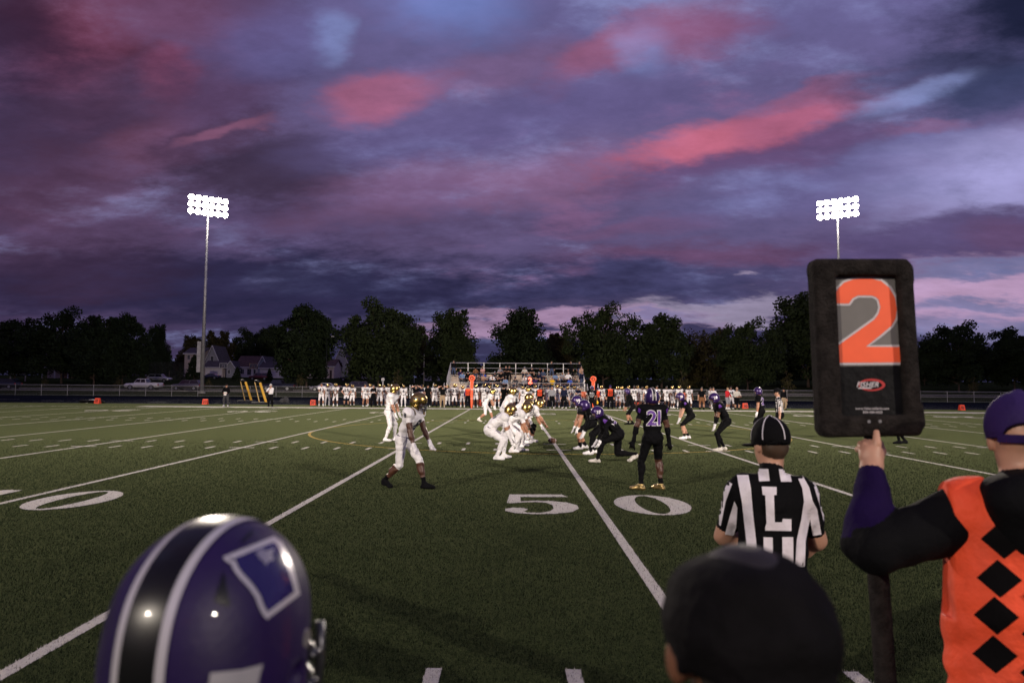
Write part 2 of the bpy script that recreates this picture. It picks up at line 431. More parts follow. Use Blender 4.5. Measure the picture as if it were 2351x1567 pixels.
# ------------------------------------------------------------------ people
SK, TOP, SLV, UAL, FAR, HND, PNT, KNE, SHN, SOC, SHO, HAI, BLT, EYE, KNR, SHR, FRR, HNR = range(18)
NS = 18
def ik(a, b, l1, l2, pole):
    a = np.array(a, float); b = np.array(b, float); d = b-a; L = np.linalg.norm(d); dr = d/max(L, 1e-6)
    L = min(max(L, abs(l1-l2)+.02), (l1+l2)*.998); b = a+dr*L
    x = (l1*l1-l2*l2+L*L)/(2*L); hh = math.sqrt(max(0, l1*l1-x*x)); pole = np.array(pole, float); pole = pole-dr*(pole@dr)
    return a+dr*x+nrm(pole)*hh, b
def figure(po, pads=False, hel=False, fingers=False, bulk=1., trouser=False, hair=1):
    """po: pose in metres, x forward, y left, z up, for a 1.8 m adult. Returns Body, head centre, head matrix (local)"""
    g = lambda k, d=None: po.get(k, d)
    B = Body(); th = R(g('face', 0.)); Rz = np.array([[math.cos(th), -math.sin(th), 0], [math.sin(th), math.cos(th), 0], [0, 0, 1]])
    S_ = g('H', 1.8)/1.8
    T = lambda p: Rz@(np.array(p, float)*S_)
    V = lambda p: Rz@np.array(p, float)
    pel = np.array(g('pel', (0, 0, .93)), float); ln = R(g('lean', 2.)); sd = R(g('side', 0.)); tw = R(g('twist', 0.))
    up_ = nrm([math.sin(ln), math.sin(sd), math.cos(ln)*math.cos(sd)])
    ln2 = ln*.55; upl = nrm([math.sin(ln2), math.sin(sd), math.cos(ln2)]) if g('curl', 1) else up_
    lf = nrm(np.cross(up_, [1, 0, 0])) if abs(up_[0]) < .98 else np.array([0, 1., 0])
    lf = nrm([math.sin(-tw)*math.cos(ln), math.cos(tw), lf[2]]) if tw else lf
    fwd = nrm(np.cross(lf, up_)); lf = np.cross(up_, fwd)
    hipl = nrm([math.sin(-R(g('htw', 0))), math.cos(R(g('htw', 0))), 0])
    wst = pel+upl*.20; ch = pel+upl*.20+up_*.20; shc = pel+upl*.20+up_*.30
    sw = g('sw', .195 if pads else .18)
    r = lambda x: x*S_*bulk
    r0 = lambda x: x*S_
    lat = V(lf)
    tm = [(.12, BLT), (.2, BLT), (1, TOP)]
    B.cap(T(pel+hipl*.055-[0, 0, .01]), T(pel-hipl*.055-[0, 0, .01]), r(.108), r(.108), PNT, .04)
    B.ell(T(pel-fwd*.05+[0, 0, -.03]), np.array([.105, .145, .115])*S_*bulk, PNT, .05, Rz)
    B.cap(T(pel+upl*.03), T(wst), r(.112), r(.108), tm, .05, lat, 1.32)
    B.cap(T(wst), T(ch), r(.11), r(.128 if pads else .118), TOP, .06, lat, 1.42)
    B.cap(T(shc+lf*(sw-.05)), T(shc-lf*(sw-.05)), r(.095 if pads else .075), r(.095 if pads else .075), TOP, .07)
    if pads:
        Mt = np.stack([V(fwd), V(lf), V(up_)], 1)
        B.ell(T(ch+fwd*.02+up_*.02), np.array([.155, .21, .15])*S_, TOP, .05, Mt)
        for sg in (1, -1): B.ell(T(shc+lf*sg*(sw+.005)+up_*.015), np.array([.115, .105, .085])*S_, SLV, .04, Mt)
    # head
    hp, hy = R(g('hp', 5.)), R(g('hy', 0.))
    nk = shc+up_*.045+fwd*.005
    hdir = nrm(nrm(up_)*.55+np.array([0, 0, .6])+fwd*.12)
    hc = nk+hdir*.185+fwd*.01
    f2 = nrm([math.cos(hy)*math.cos(hp), math.sin(hy)*math.cos(hp), -math.sin(hp)]); l2 = nrm(np.cross([0, 0, 1], f2)); u2 = np.cross(f2, l2)
    Mh = np.stack([V(f2), V(l2), V(u2)], 1); hp_ = lambda x, y, z: hc+f2*x+l2*y+u2*z
    B.cap(T(nk-up_*.03), T(hp_(-.015, 0, -.06)), r0(.062), r0(.056), SK if not g('hood', 0) else TOP, .03)
    B.ell(T(hp_(-.005, 0, .03)), np.array([.098, .077, .10])*S_, SK, .02, Mh)
    B.ell(T(hp_(.022, 0, -.045)), np.array([.072, .06, .075])*S_, SK, .04, Mh)
    B.ell(T(hp_(.098, 0, -.01)), np.array([.018, .013, .024])*S_, SK, .02, Mh)
    for sg in (1, -1):
        B.ell(T(hp_(-.005, sg*.078, .0)), np.array([.022, .012, .034])*S_, SK, .01, Mh)
        B.ell(T(hp_(.078, sg*.032, .018)), np.array([.014, .016, .010])*S_, EYE, .005, Mh)
    B.ell(T(hp_(.086, 0, -.062)), np.array([.012, .026, .006])*S_, EYE, .004, Mh)
    if hair and not hel:
        B.ell(T(hp_(-.014, 0, .048)), np.array([.103, .083, .095])*S_, HAI, .01, Mh)
        B.ell(T(hp_(-.045, 0, .0)), np.array([.062, .075, .075])*S_, HAI, .01, Mh)
        if hair == 2: B.cap(T(hp_(-.06, 0, -.02)), T(hp_(-.10, 0, -.20)), r0(.075), r0(.05), HAI, .03)
    # arms
    for sg, key in ((1, 'L'), (-1, 'R')):
        sh = shc+lf*sg*sw-up_*.02
        wr = g('w'+key, None)
        if wr is None: wr = sh+np.array([.06, sg*.07, -.55])
        po_ = g('e'+key, (-.6, sg*.6, -.3))
        el, wr = ik(sh, wr, .30, .265, po_)
        far, hnd = (FAR, HND) if sg > 0 else (FRR, HNR)
        B.cap(T(sh), T(el), r(.062), r(.047), [(g('slv', .55), SLV), (1, UAL)], .04)
        B.cap(T(el), T(wr), r(.047), r(.032), [(.8, far), (1, hnd)], .015)
        B.ell(T(el*.7+wr*.3), np.array([.046, .046, .07])*S_*bulk, far, .03)
        d = nrm(wr-el); hd = g('h'+key, None); d2 = nrm(d+np.array(hd)) if hd is not None else d
        a = nrm(np.cross(d2, [0, 0, 1])) if abs(d2[2]) < .95 else np.array([math.cos(R(70*sg)), math.sin(R(70*sg)), 0]); a = nrm(a-d2*(a@d2))
        n = np.cross(d2, a)*(-1 if np.cross(d2, a)[0] > 0 else 1)
        k = wr+d2*.09
        if g('skip'+key): continue
        if fingers:
            B.cap(T(wr), T(k), r0(.03), r0(.034), hnd, .015, V(a), 1.35)
            for i, (o, L) in enumerate(((-.036, .07), (-.012, .082), (.012, .078), (.036, .062))):
                b0 = k+a*o; b1 = b0+nrm(d2+a*o*5-n*.25)*L*.55; b2 = b1+nrm(d2+a*o*4-n*.6)*L*.5
                B.cap(T(b0), T(b1), .0125*S_, .0115*S_, hnd, .004); B.cap(T(b1), T(b2), .0115*S_, .010*S_, hnd, .004)
            tb = wr+d2*.025+a*.03*sg; B.cap(T(tb), T(tb+nrm(d2*.8+a*sg*.8-n*.3)*.065), .0145*S_, .0115*S_, hnd, .006)
        else:
            B.cap(T(wr), T(k), r0(.03), r0(.036), hnd, .015, V(a), 1.2)
            B.cap(T(k), T(k+nrm(d2-n*.3)*.075), r0(.034), r0(.02), hnd, .015, V(a), 1.2)
            tb = wr+d2*.03+a*.02*sg; B.cap(T(tb), T(tb+nrm(d2+a*sg*.8)*.06), .017*S_, .014*S_, hnd, .01)
    # legs
    for sg, key in ((1, 'L'), (-1, 'R')):
        fx, fy, yaw, lift = g('f'+key, (0., .12*sg, 6*sg, 0.)); yw = R(yaw); fd = np.array([math.cos(yw), math.sin(yw), 0])
        an = np.array([fx, fy, .085+lift]); hipj = pel+hipl*sg*.09-[0, 0, .03]
        kn, an2 = ik(hipj, an, .435, .425, g('k'+key, tuple(fd+np.array([0, sg*.15, 0]))))
        if np.linalg.norm(an2-an) > .004: an = an2
        kne, shn = (KNE, SHN) if sg > 0 else (KNR, SHR)
        tr = 1.25 if trouser else 1.
        B.cap(T(hipj), T(kn), r(.100), r(.066*tr), [(g('pnt', .72), PNT), (1, kne)], .05)
        B.cap(T(kn), T(an), r(.059*tr), r(.038*(1.5 if trouser else 1)), [(.1, kne), (.72, shn), (1, SOC)], .02)
        kd = nrm(an-kn); cb = kn+kd*.13-nrm(fd-kd*(fd@kd))*.014
        B.cap(T(cb-kd*.05), T(cb+kd*.06), r(.062), r(.054), shn, .04)
        ball = an+fd*.135; ball[2] = .036 if lift < .3 else an[2]-.06
        if lift < 0.001: ball[2] = .036
        hl = an-fd*.045+np.array([0, 0, -.048]); sd_ = np.cross(fd, [0, 0, 1])
        if lift > 0: hl = an-fd*.03*math.cos(min(1.2, lift*5))+np.array([0, 0, -.05])+fd*0
        B.cap(T(an), T(an*.6+hl*.4), r0(.042), r0(.04), SHO, .02)
        B.cap(T(hl), T(ball), r0(.038), r0(.036), SHO, .025, V(sd_), 1.15)
        B.cap(T(an+fd*.02-[0, 0, .01]), T(ball+fd*.01), r0(.038), r0(.034), SHO, .02)
        B.cap(T(ball), T(ball+fd*.045), r0(.036), r0(.028), SHO, .02, V(sd_), 1.2)
    return B, T(hc), Mh, dict(ch=T(ch), shc=T(shc), fwd=V(fwd), up=V(up_), lat=V(lf), pel=T(pel), S=S_, wL=None)
# helmets ---------------------------------------------------------------
def helmet_body():
    B = Body()
    B.ell((-.008, 0, .028), (.148, .118, .132), 0, .02)
    B.ell((-.022, 0, -.045), (.128, .113, .105), 0, .05)
    B.ell((.03, 0, -.075), (.105, .112, .075), 0, .03)
    B.ell((-.005, 0, .02), (.128, .099, .112), 0, .005, None, True)
    B.ell((.0, 0, -.12), (.112, .094, .125), 0, .008, None, True)
    B.box((.16, 0, -.085), (.105, .2, .082), .03, 0, .02, None, True)
    for sg in (1, -1): B.ell((.0, sg*.125, -.045), (.02, .02, .02), 0, .01, None, True)
    return B
HB = helmet_body()
def face_mask():
    m = MB()
    for z, ex, w in ((-.045, .165, .108), (-.085, .175, .106), (-.125, .165, .10)):
        m.tube([(.06, -w, z+.01), (.105, -w*.95, z), (ex-.018, -w*.55, z), (ex, 0, z-.004), (ex-.018, w*.55, z), (.105, w*.95, z), (.06, w, z+.01)], .0072, 6)
    for y in (-.035, .035): m.tube([(.155, y, -.045), (.166, y, -.085), (.155, y, -.127)], .0068, 6)
    for sg in (1, -1): m.tube([(.1, sg*.102, .0), (.10, sg*.105, -.05), (.10, sg*.10, -.125)], .0072, 6)
    return m
_v, _f = HB.mesh(.0085); HELM = npmesh('helmet', _v, _f)
_v, _f = HB.mesh(.014); HELM_LO = npmesh('helmet', _v, _f)
_m = face_mask(); MASK = pyd('face_mask', _m.v, _m.f, True)
def arc_strip(y0, y1, a0, a1, n=26, rad=.3, c=(-.008, 0, .0)):
    P = []; D = []; F = []
    for i in range(n+1):
        t = R(a0+(a1-a0)*i/n)
        for j in range(3):
            y = y0+(y1-y0)*j/2; P.append((c[0]+rad*math.cos(t), y, c[2]+rad*math.sin(t))); D.append((-math.cos(t), 0, -math.sin(t)))
    for i in range(n):
        for j in range(2): F.append((i*3+j, i*3+j+1, i*3+j+4, i*3+j+3))
    return np.array(P), np.array(D), F
def strip_mesh(name, parts, field, lift=.0025):
    V = []; F = []
    for P, D, f in parts:
        P, ok = march(field, P, D, lift); o = len(V); V += list(P); F += [[i+o for i in q] for q in f if all(ok[i] for i in q)]
    return pyd(name, V, F, True)
STR_W = strip_mesh('stripe', [arc_strip(-.036, -.022, 45, 205), arc_strip(.022, .036, 45, 205)], HB.field)
STR_B = strip_mesh('stripe', [arc_strip(-.0215, .0215, 45, 205)], HB.field)
SWOOSH = []
for sg in (1, -1):
    Vq, Fq = gridpoly([(-.075, .035), (-.03, .062), (.03, .06), (.085, .025), (.045, .045), (.0, .046), (-.03, .03), (-.02, .0), (-.045, .012)], 6)
    SWOOSH.append((np.array([(x, .3*sg, z+.01) for x, z in Vq]), np.array([(0, -sg, 0)]*len(Vq)), Fq))
SWOOSH = strip_mesh('helmet_logo', SWOOSH, HB.field)
MG = mat('gold_helmet', (.52, .36, .11), .24, 1., .12, 14)
MPU = mat('purple_helmet', (.028, .009, .085), .30, .25, .1, 10, coat=.4)
MBLK = mat('black_plastic', (.012, .012, .014), .35); MWP = mat('white_print', (.62, .60, .62), .5)
MPP = mat('purple_print', (.10, .028, .26), .5); MDK = mat('dark_print', (.012, .014, .03), .5); MMASK = mat('grey_wire', (.08, .08, .09), .35, .8)
def helmet(par, hc, Mh, kind, S_=1., lo=False, num=None, side=1):
    o = link('helmet', HELM_LO if lo else HELM, par)
    o.matrix_local = Matrix.Translation(Vector(hc)) @ (Matrix(Mh.tolist()).to_4x4()) @ Matrix.Scale(S_*1.04, 4)
    if not o.data.materials: o.data.materials.append(None)
    o.material_slots[0].link = 'OBJECT'; o.material_slots[0].material = MG if kind == 'gold' else MPU
    link('face_mask', MASK, o, [MMASK])
    if kind == 'gold': link('helmet_logo', SWOOSH, o, [MDK])
    else:
        link('stripe', STR_W, o, [MWP]); link('stripe', STR_B, o, [MBLK])
        if num:
            V, F = text2d(num, .075)
            P = np.array([(-x*side-.03, .3*side, z+.025) for x, z in V]); decal('helmet_number', HB.field, P, np.array([(0, -side, 0)]*len(V)), F, MWP, o)
    return o
# caps -------------------------------------------------------------------
def cap_body(brim=1):
    B = Body(); B.ell((-.008, 0, .045), (.112, .092, .108), 0, .01)
    B.box((0, 0, -.1), (.2, .2, .1), .01, 0, .012, None, True)
    B.ell((-.008, 0, .035), (.104, .084, .10), 0, .004, None, True)
    if brim: B.cap((.085, -.03, .012), (.085, .03, .012), .012, .012, 0, .01); B.ell((.115, 0, .005), (.07, .078, .011), 0, .012)
    B.ell((-.008, 0, .153), (.012, .012, .006), 0, .01); return B
_v, _f = cap_body().mesh(.009); CAPM = npmesh('cap', _v, _f)
def cap(par, hc, Mh, m, S_=1.):
    o = link('cap', CAPM, par); o.matrix_local = Matrix.Translation(Vector(hc)) @ Matrix(Mh.tolist()).to_4x4() @ Matrix.Scale(S_*1.03, 4)
    if not o.data.materials: o.data.materials.append(None)
    o.material_slots[0].link = 'OBJECT'; o.material_slots[0].material = m; return o
def setmats(o, d, default):
    while len(o.data.materials) < NS: o.data.materials.append(None)
    d = dict(d); d.setdefault(KNR, d.get(KNE)); d.setdefault(SHR, d.get(SHN)); d.setdefault(FRR, d.get(FAR)); d.setdefault(HNR, d.get(HND))
    for i, s in enumerate(o.material_slots): s.link = 'OBJECT'; s.material = d.get(i) or default
SKIN = {'l': mat('skin_light', (.46, .25, .17), .5, 0, .12, 9), 't': mat('skin_tan', (.36, .17, .10), .5, 0, .12, 9), 'd': mat('skin_dark', (.075, .030, .018), .45, 0, .15, 9), 'm': mat('skin_brown', (.16, .07, .04), .45, 0, .15, 9)}
CL = {}
def cloth(n, c, r=.8, b=.25):
    if n not in CL: CL[n] = mat('cloth_'+n, c, r, 0, .12, 7, .45, 17, .07 if sum(c) < .1 else .3)
    return CL[n]
for n, c in dict(white=(.74, .72, .74), black=(.0045, .0045, .0055), navy=(.010, .013, .034), grey=(.24, .24, .27), khaki=(.34, .25, .16), orange=(.85, .09, .03), red=(.55, .02, .03), dpurple=(.010, .004, .036), purple=(.022, .008, .080),
                 blue=(.03, .08, .42), brown=(.20, .09, .04), tan=(.42, .26, .18), pink=(.5, .28, .26), lblue=(.16, .24, .42), dgrey=(.04, .04, .045), jean=(.05, .07, .13), yellow=(.7, .42, .02), bone=(.52, .49, .45), gold=(.45, .30, .10)).items(): cloth(n, c)
HAIRM = {'dark': mat('hair_dark', (.012, .009, .008), .6), 'brown': mat('hair_brown', (.05, .028, .015), .6), 'fair': mat('hair_fair', (.22, .14, .06), .6), 'grey': mat('hair_grey', (.2, .19, .18), .6)}
EYEM = mat('eye_dark', (.02, .015, .015), .3)
def outfit(top='white', slv=None, ual=None, far=None, hnd=None, pnt='white', kne=None, shn=None, soc='white', sho='white', skin='l', hair='dark', **kw):
    s = SKIN[skin]; c = lambda k: None if k is None else (s if k == 'skin' else CL[k])
    d = {SK: s, TOP: CL[top], SLV: c(slv or top), UAL: c(ual or 'skin'), FAR: c(far or 'skin'), HND: c(hnd or 'skin'), PNT: CL[pnt], KNE: c(kne or pnt), SHN: c(shn or 'skin'), SOC: c(soc), SHO: c(sho), HAI: HAIRM[hair], BLT: c(kw.get('blt') or pnt), EYE: EYEM}
    for k, n in (('knr', KNR), ('shr', SHR), ('frr', FRR), ('hnr', HNR)):
        if k in kw: d[n] = c(kw[k])
    return d
# ================================================================== SETTING
X50 = 1.32; YN = 3.86; YF = YN+48.77; YD = .9144
def struct(o): o['kind'] = 'structure'; return o
def tnode(name, rough, spec=.3):
    m = bpy.data.materials.new(name); m.use_nodes = True; t = m.node_tree; b = t.nodes['Principled BSDF']
    b.inputs['Roughness'].default_value = rough; b.inputs['Specular IOR Level'].default_value = spec
    return m, t, b, X(t, t.nodes.new('ShaderNodeNewGeometry').outputs['Position'])
def setbump(t, b, h, st, dist=.02):
    n = t.nodes.new('ShaderNodeBump'); n.inputs['Strength'].default_value = st; n.inputs['Distance'].default_value = dist
    t.links.new(h.o, n.inputs['Height']); t.links.new(n.outputs[0], b.inputs['Normal'])
# turf: short fibres with dark infill showing between them
MTURF, t, b, pos = tnode('turf', .9, .0)
f1 = noise(t, mapping(t, pos, sc=(1, .55, 1)), 95, 3, .7); f2 = noise(t, pos, 26, 4, .65); f3 = noise(t, mapping(t, pos, sc=(.35, 1, 1)), 2.2, 4, .6); f4 = noise(t, pos, .22, 4, .6)
c = mixc(t, f1.ss(.32, .70), (.004, .007, .003), (.037, .051, .021))
c = mixc(t, f2.ss(.35, .70, .0, .5), c, (.018, .028, .010))
c = mixc(t, f3.ss(.45, .75, 0., .35), c, (.042, .052, .023)); c = mixc(t, f4.ss(.42, .62, 0., .45), c, (.020, .028, .012))
t.links.new(c.o, b.inputs['Base Color']); setbump(t, b, f1*.6+f2*.6, .75, .02)
b.inputs['Sheen Weight'].default_value = .26; b.inputs['Sheen Roughness'].default_value = .32; b.inputs['Sheen Tint'].default_value = (.29, .32, .16, 1)
def paint(name, col, worn):
    m, t, b, pos = tnode(name, .8, .08)
    n = noise(t, mapping(t, pos, sc=(1, .55, 1)), 95, 3, .7); q = noise(t, pos, 22, 4, .7)
    t.links.new(mixc(t, (n*.65+q*.35).ss(.36-worn, .52-worn), (.03, .038, .018), col).o, b.inputs['Base Color']); setbump(t, b, n, .6)
    return m
MLINE = paint('line_paint', (.50, .47, .45), .04); MYEL = paint('yellow_paint', (.36, .24, .03), .04)
MGRASS, t, b, pos = tnode('lawn', 1., .0)
n = noise(t, pos, 1.3, 6, .65); n2_ = noise(t, pos, .05, 3, .6)
t.links.new(mixc(t, n.ss(.3, .7), (.016, .024, .009), mixc(t, n2_.ss(.4, .6), (.035, .047, .017), (.046, .053, .021))).o, b.inputs['Base Color']); setbump(t, b, n, .8, .1)
MTRACK, t, b, pos = tnode('track_rubber', .95, .0)
n = noise(t, pos, 60, 3, .6); n2_ = noise(t, pos, .3, 4, .6)
t.links.new(mixc(t, n.ss(.3, .7), (.006, .007, .012), mixc(t, n2_.ss(.4, .6), (.010, .012, .020), (.014, .016, .024))).o, b.inputs['Base Color']); setbump(t, b, n, .3)
MROAD, t, b, pos = tnode('asphalt', .95, .0)
n = noise(t, pos, 8, 5, .6); t.links.new(mixc(t, n.ss(.3, .7), (.035, .034, .033), (.06, .057, .055)).o, b.inputs['Base Color'])
def strip(name, m, x0, x1, y0, y1, dz, nx=1):
    ys = sorted({y0, y1} | {q[0] for q in TERR if y0 < q[0] < y1})
    xs = [x0+(x1-x0)*i/nx for i in range(nx+1)]
    v = [(x, y, hz(y)+dz) for y in ys for x in xs]; n = nx+1
    f = [(j*n+i, j*n+i+1, (j+1)*n+i+1, (j+1)*n+i) for j in range(len(ys)-1) for i in range(nx)]
    return struct(link(name, pyd(name, v, f), None, [m]))
strip('ground', MGRASS, -1500, 1500, -250, 1500, -.012)
turf = strip('turf_field', MTURF, -95, 95, -6, 60.3, 0.)
strip('track', MTRACK, -120, 120, 60.3, 73.5, -.004)
apron = strip('track_apron', MTRACK, -120, 120, 73.5, 79.2, -.006)
strip('road', MROAD, -400, 400, 109, 123, .0)
MKERB = mat('kerb_concrete', (.22, .21, .20), .8, 0, .2, 3)
for y in (108.7, 123.0): struct(MB().box((-400, y, hz(y)-.05), (400, y+.28, hz(y)+.13)).build('kerb', MKERB))
def poly_sheet(name, poly, m, par, z=.004, n=0):
    if n:
        V, F = gridpoly(poly, n); me = pyd(name, [(x, y, z) for x, y in V], F)
    else: me = pyd(name, [(x, y, z) for x, y in poly], [tuple(range(len(poly)))])
    return link(name, me, par, [m])
RECTS = []                                                   # painted rectangles (for the fibres that stand in them)
def rect(name, x0, x1, y0, y1, par=turf, m=None, z=.004):
    RECTS.append((x0, x1, y0, y1)); return poly_sheet(name, [(x0, y0), (x1, y0), (x1, y1), (x0, y1)], m or MLINE, par, z)
for k in range(-11, 12):
    x = X50+k*5*YD
    if abs(k) <= 10: rect('yard_line', x-.055, x+.055, YN+.12, YF-.12)
rect('sideline', -44.6, 47.2, YN-.16, YN-.02); rect('sideline', -28.5, 47.2, YF-.02, YF+1.75); rect('sideline', -44.6, -28.5, YF, YF+.12)
hm = MB(); LST = []
def hmark(x0, x1, y0, y1): RECTS.append((x0, x1, y0, y1)); hm.add([(x0, y0, .0055), (x1, y0, .0055), (x1, y1, .0055), (x0, y1, .0055)], [(0, 1, 2, 3)])
for k in range(-49, 50):
    x = X50+k*YD
    if k % 5:
        for y in (YN+.26, YF-.14-.6, YN+16.1, YN+18.1, YF-16.7, YF-18.7): hmark(x-.05, x+.05, y, y+.61)
    else:
        for y in (YN+16.4, YN+18.4, YF-16.4, YF-18.4):
            hmark(x-.36, x-.06, y-.05, y+.05); hmark(x+.06, x+.36, y-.05, y+.05)
o = hm.build('hash_marks', MLINE, turf); o['kind'] = 'stuff'
# yard numbers: heavy serif figures 1.8 m tall
def ellp(cx, cy, a, b_, n=36, t0=0, t1=360): return [(cx+a*math.cos(R(t0+(t1-t0)*i/n)), cy+b_*math.sin(R(t0+(t1-t0)*i/n))) for i in range(n+(t1-t0 != 360))]
def digit0():
    o_, i_ = ellp(0, .5, .32, .5), ellp(0, .5, .125, .455); n = len(o_)
    return o_+i_, [(k, (k+1) % n, n+(k+1) % n, n+k) for k in range(n)]
def digit5():
    a = [(-.27, .98), (.22, 1.0), (.26, .86), (-.17, .84), (-.17, .60), (-.05, .64), (.1, .63), (.24, .55), (.31, .42), (.31, .26), (.24, .11), (.1, .02), (-.08, 0), (-.22, .04), (-.3, .13), (-.3, .22), (-.24, .28), (-.15, .27), (-.11, .2), (-.15, .12), (-.12, .06), (-.02, .05), (.06, .12), (.1, .25), (.1, .42), (.05, .54), (-.05, .57), (-.15, .55), (-.25, .5), (-.29, .52)]
    return a, [tuple(range(len(a)))]
def digit4():
    v = [(.02, 1), (.16, 1), (.16, 0), (-.02, 0), (-.02, .72), (-.2, .36), (-.02, .36), (-.32, .36), (-.32, .26), (.3, .26), (.3, .36), (.16, .36)]
    return [(.0, 1.), (.16, 1.), (.16, .36), (.30, .36), (.30, .25), (.16, .25), (.16, .06), (.25, .06), (.25, 0), (-.12, 0), (-.12, .06), (-.03, .06), (-.03, .25), (-.33, .25), (-.33, .33)], None
def digit_obj(ch, cx, y0, flip):
    if ch == '0': V, F = digit0()
    elif ch == '5': V, F = digit5()
    elif ch == '4':
        V, _ = digit4(); F = [tuple(range(len(V)))]
    else:
        g = glyph_big[ch]; V, F = g
    s = 1.83; sg = -1 if flip else 1
    v = [(cx+sg*x*s*(1.0), y0+sg*(y-.5)*s, .0045) for x, y in V]
    bm = bmesh.new(); vs = [bm.verts.new(q) for q in v]
    for f in F: bm.faces.new([vs[i] for i in f])
    if len(F) == 1: bmesh.ops.triangulate(bm, faces=bm.faces[:])
    me = bpy.data.meshes.new('yard_number'); bm.to_mesh(me); bm.free(); link('yard_number', me, turf, [MLINE])
    NUMS.append(v)
NUMS = []; glyph_big = {}
for ch in '123':
    V, F = GL[(ch, .03, .14)]; w = (V[:, 0].max()+V[:, 0].min())/2; glyph_big[ch] = (((V-[w, 0])/.76*[1.15, 1]).tolist(), F)
for k in range(-4, 5):
    s = str(50-abs(k)*10); x = X50+k*10*YD
    for side, y in ((0, YN+8*YD), (1, YF-8*YD)):
        if side == 0 and abs(k) > 1: continue
        dxx = .88
        digit_obj(s[0], x+(-dxx if not side else dxx), y, side); digit_obj(s[1], x+(dxx if not side else -dxx), y, side)
ring = ellp(X50, 28.25, 9.15+.05, 9.15+.05, 160); rin = ellp(X50, 28.25, 9.15-.05, 9.15-.05, 160); n = 160
link('centre_circle', pyd('centre_circle', [(x, y, .0035) for x, y in ring+rin], [(k, (k+1) % n, n+(k+1) % n, n+k) for k in range(n)]), turf, [MYEL])
# lane lines on the track
MLANE = mat('lane_paint', (.10, .10, .11), .7, 0, .3, 2)
trk = bpy.data.objects['track']
for i in range(9):
    y = 61.2+i*1.22; poly_sheet('lane_line', [(-44, y), (52, y), (52, y+.05), (-44, y+.05)], MLANE, trk, hz(y)+.004)
for x, y, w in ((-33, 63, 1.6), (-24, 66, 1.3), (-44, 65, 2), (-12, 67, 1.2), (17, 64, 1.2), (33, 66, 2), (41, 63.5, 1.6), (47, 67.5, 2.2), (-50, 67, 2.5), (8, 66, 1)):
    poly_sheet('lane_mark', [(x, y), (x+w, y), (x+w, y+.35), (x, y+.35)], MLANE, trk, hz(y+.4)+.012)
# standing fibres near the camera (they read as pile, white where they stand in paint)
def turf_fibres():
    n = 430000; y = 3.9+20*(1-np.sqrt(1-RNG.random(n))); x = (RNG.random(n)-.5)*1.62*y
    white = np.zeros(n, bool)
    for a, b_, c_, d_ in RECTS: white |= (x > a-.004) & (x < b_+.004) & (y > c_) & (y < d_)
    def inpoly(V):
        V = np.array(V); r = np.zeros(n, bool); j = len(V)-1
        for i in range(len(V)):
            cnd = ((V[i, 1] > y) != (V[j, 1] > y)); xx = (V[j, 0]-V[i, 0])*(y-V[i, 1])/(V[j, 1]-V[i, 1]+1e-12)+V[i, 0]; r ^= cnd & (x < xx); j = i
        return r
    for v in NUMS:
        if v[0][1] > 14: continue
        V = np.array(v)[:, :2]
        white |= (inpoly(V[:36]) & ~inpoly(V[36:])) if len(V) == 72 else inpoly(V)
    hgt = .012+RNG.random(n)*.016; an = RNG.random(n)*6.283; ln = RNG.random(n)*.014; la = RNG.normal(1.2, 1.2, n); w = .0017*(.7+.6*RNG.random(n))*(1+y*.12)
    z = np.zeros(n)
    A = np.stack([x-np.cos(an)*w, y-np.sin(an)*w, z], 1); Bq = np.stack([x+np.cos(an)*w, y+np.sin(an)*w, z], 1); Cq = np.stack([x+np.cos(la)*ln, y+np.sin(la)*ln, hgt], 1)
    V = np.stack([A, Bq, Cq], 1).reshape(-1, 3); F = np.arange(3*n).reshape(-1, 3)
    me = npmesh('turf_fibres', V, F, np.where(white & (RNG.random(n) < .9), 3, RNG.integers(0, 3, n)), False)
    for nm, cc in (('fibre_dark', (.005, .009, .004)), ('fibre_mid', (.013, .020, .008)), ('fibre_olive', (.029, .038, .016)), ('fibre_painted', (.5, .47, .45))): me.materials.append(mat(nm, cc, .8, 0, spec=.08))
    o = link('turf_fibres', me); tag(o, 'short green turf pile in front of the sideline', 'turf', kind='stuff')
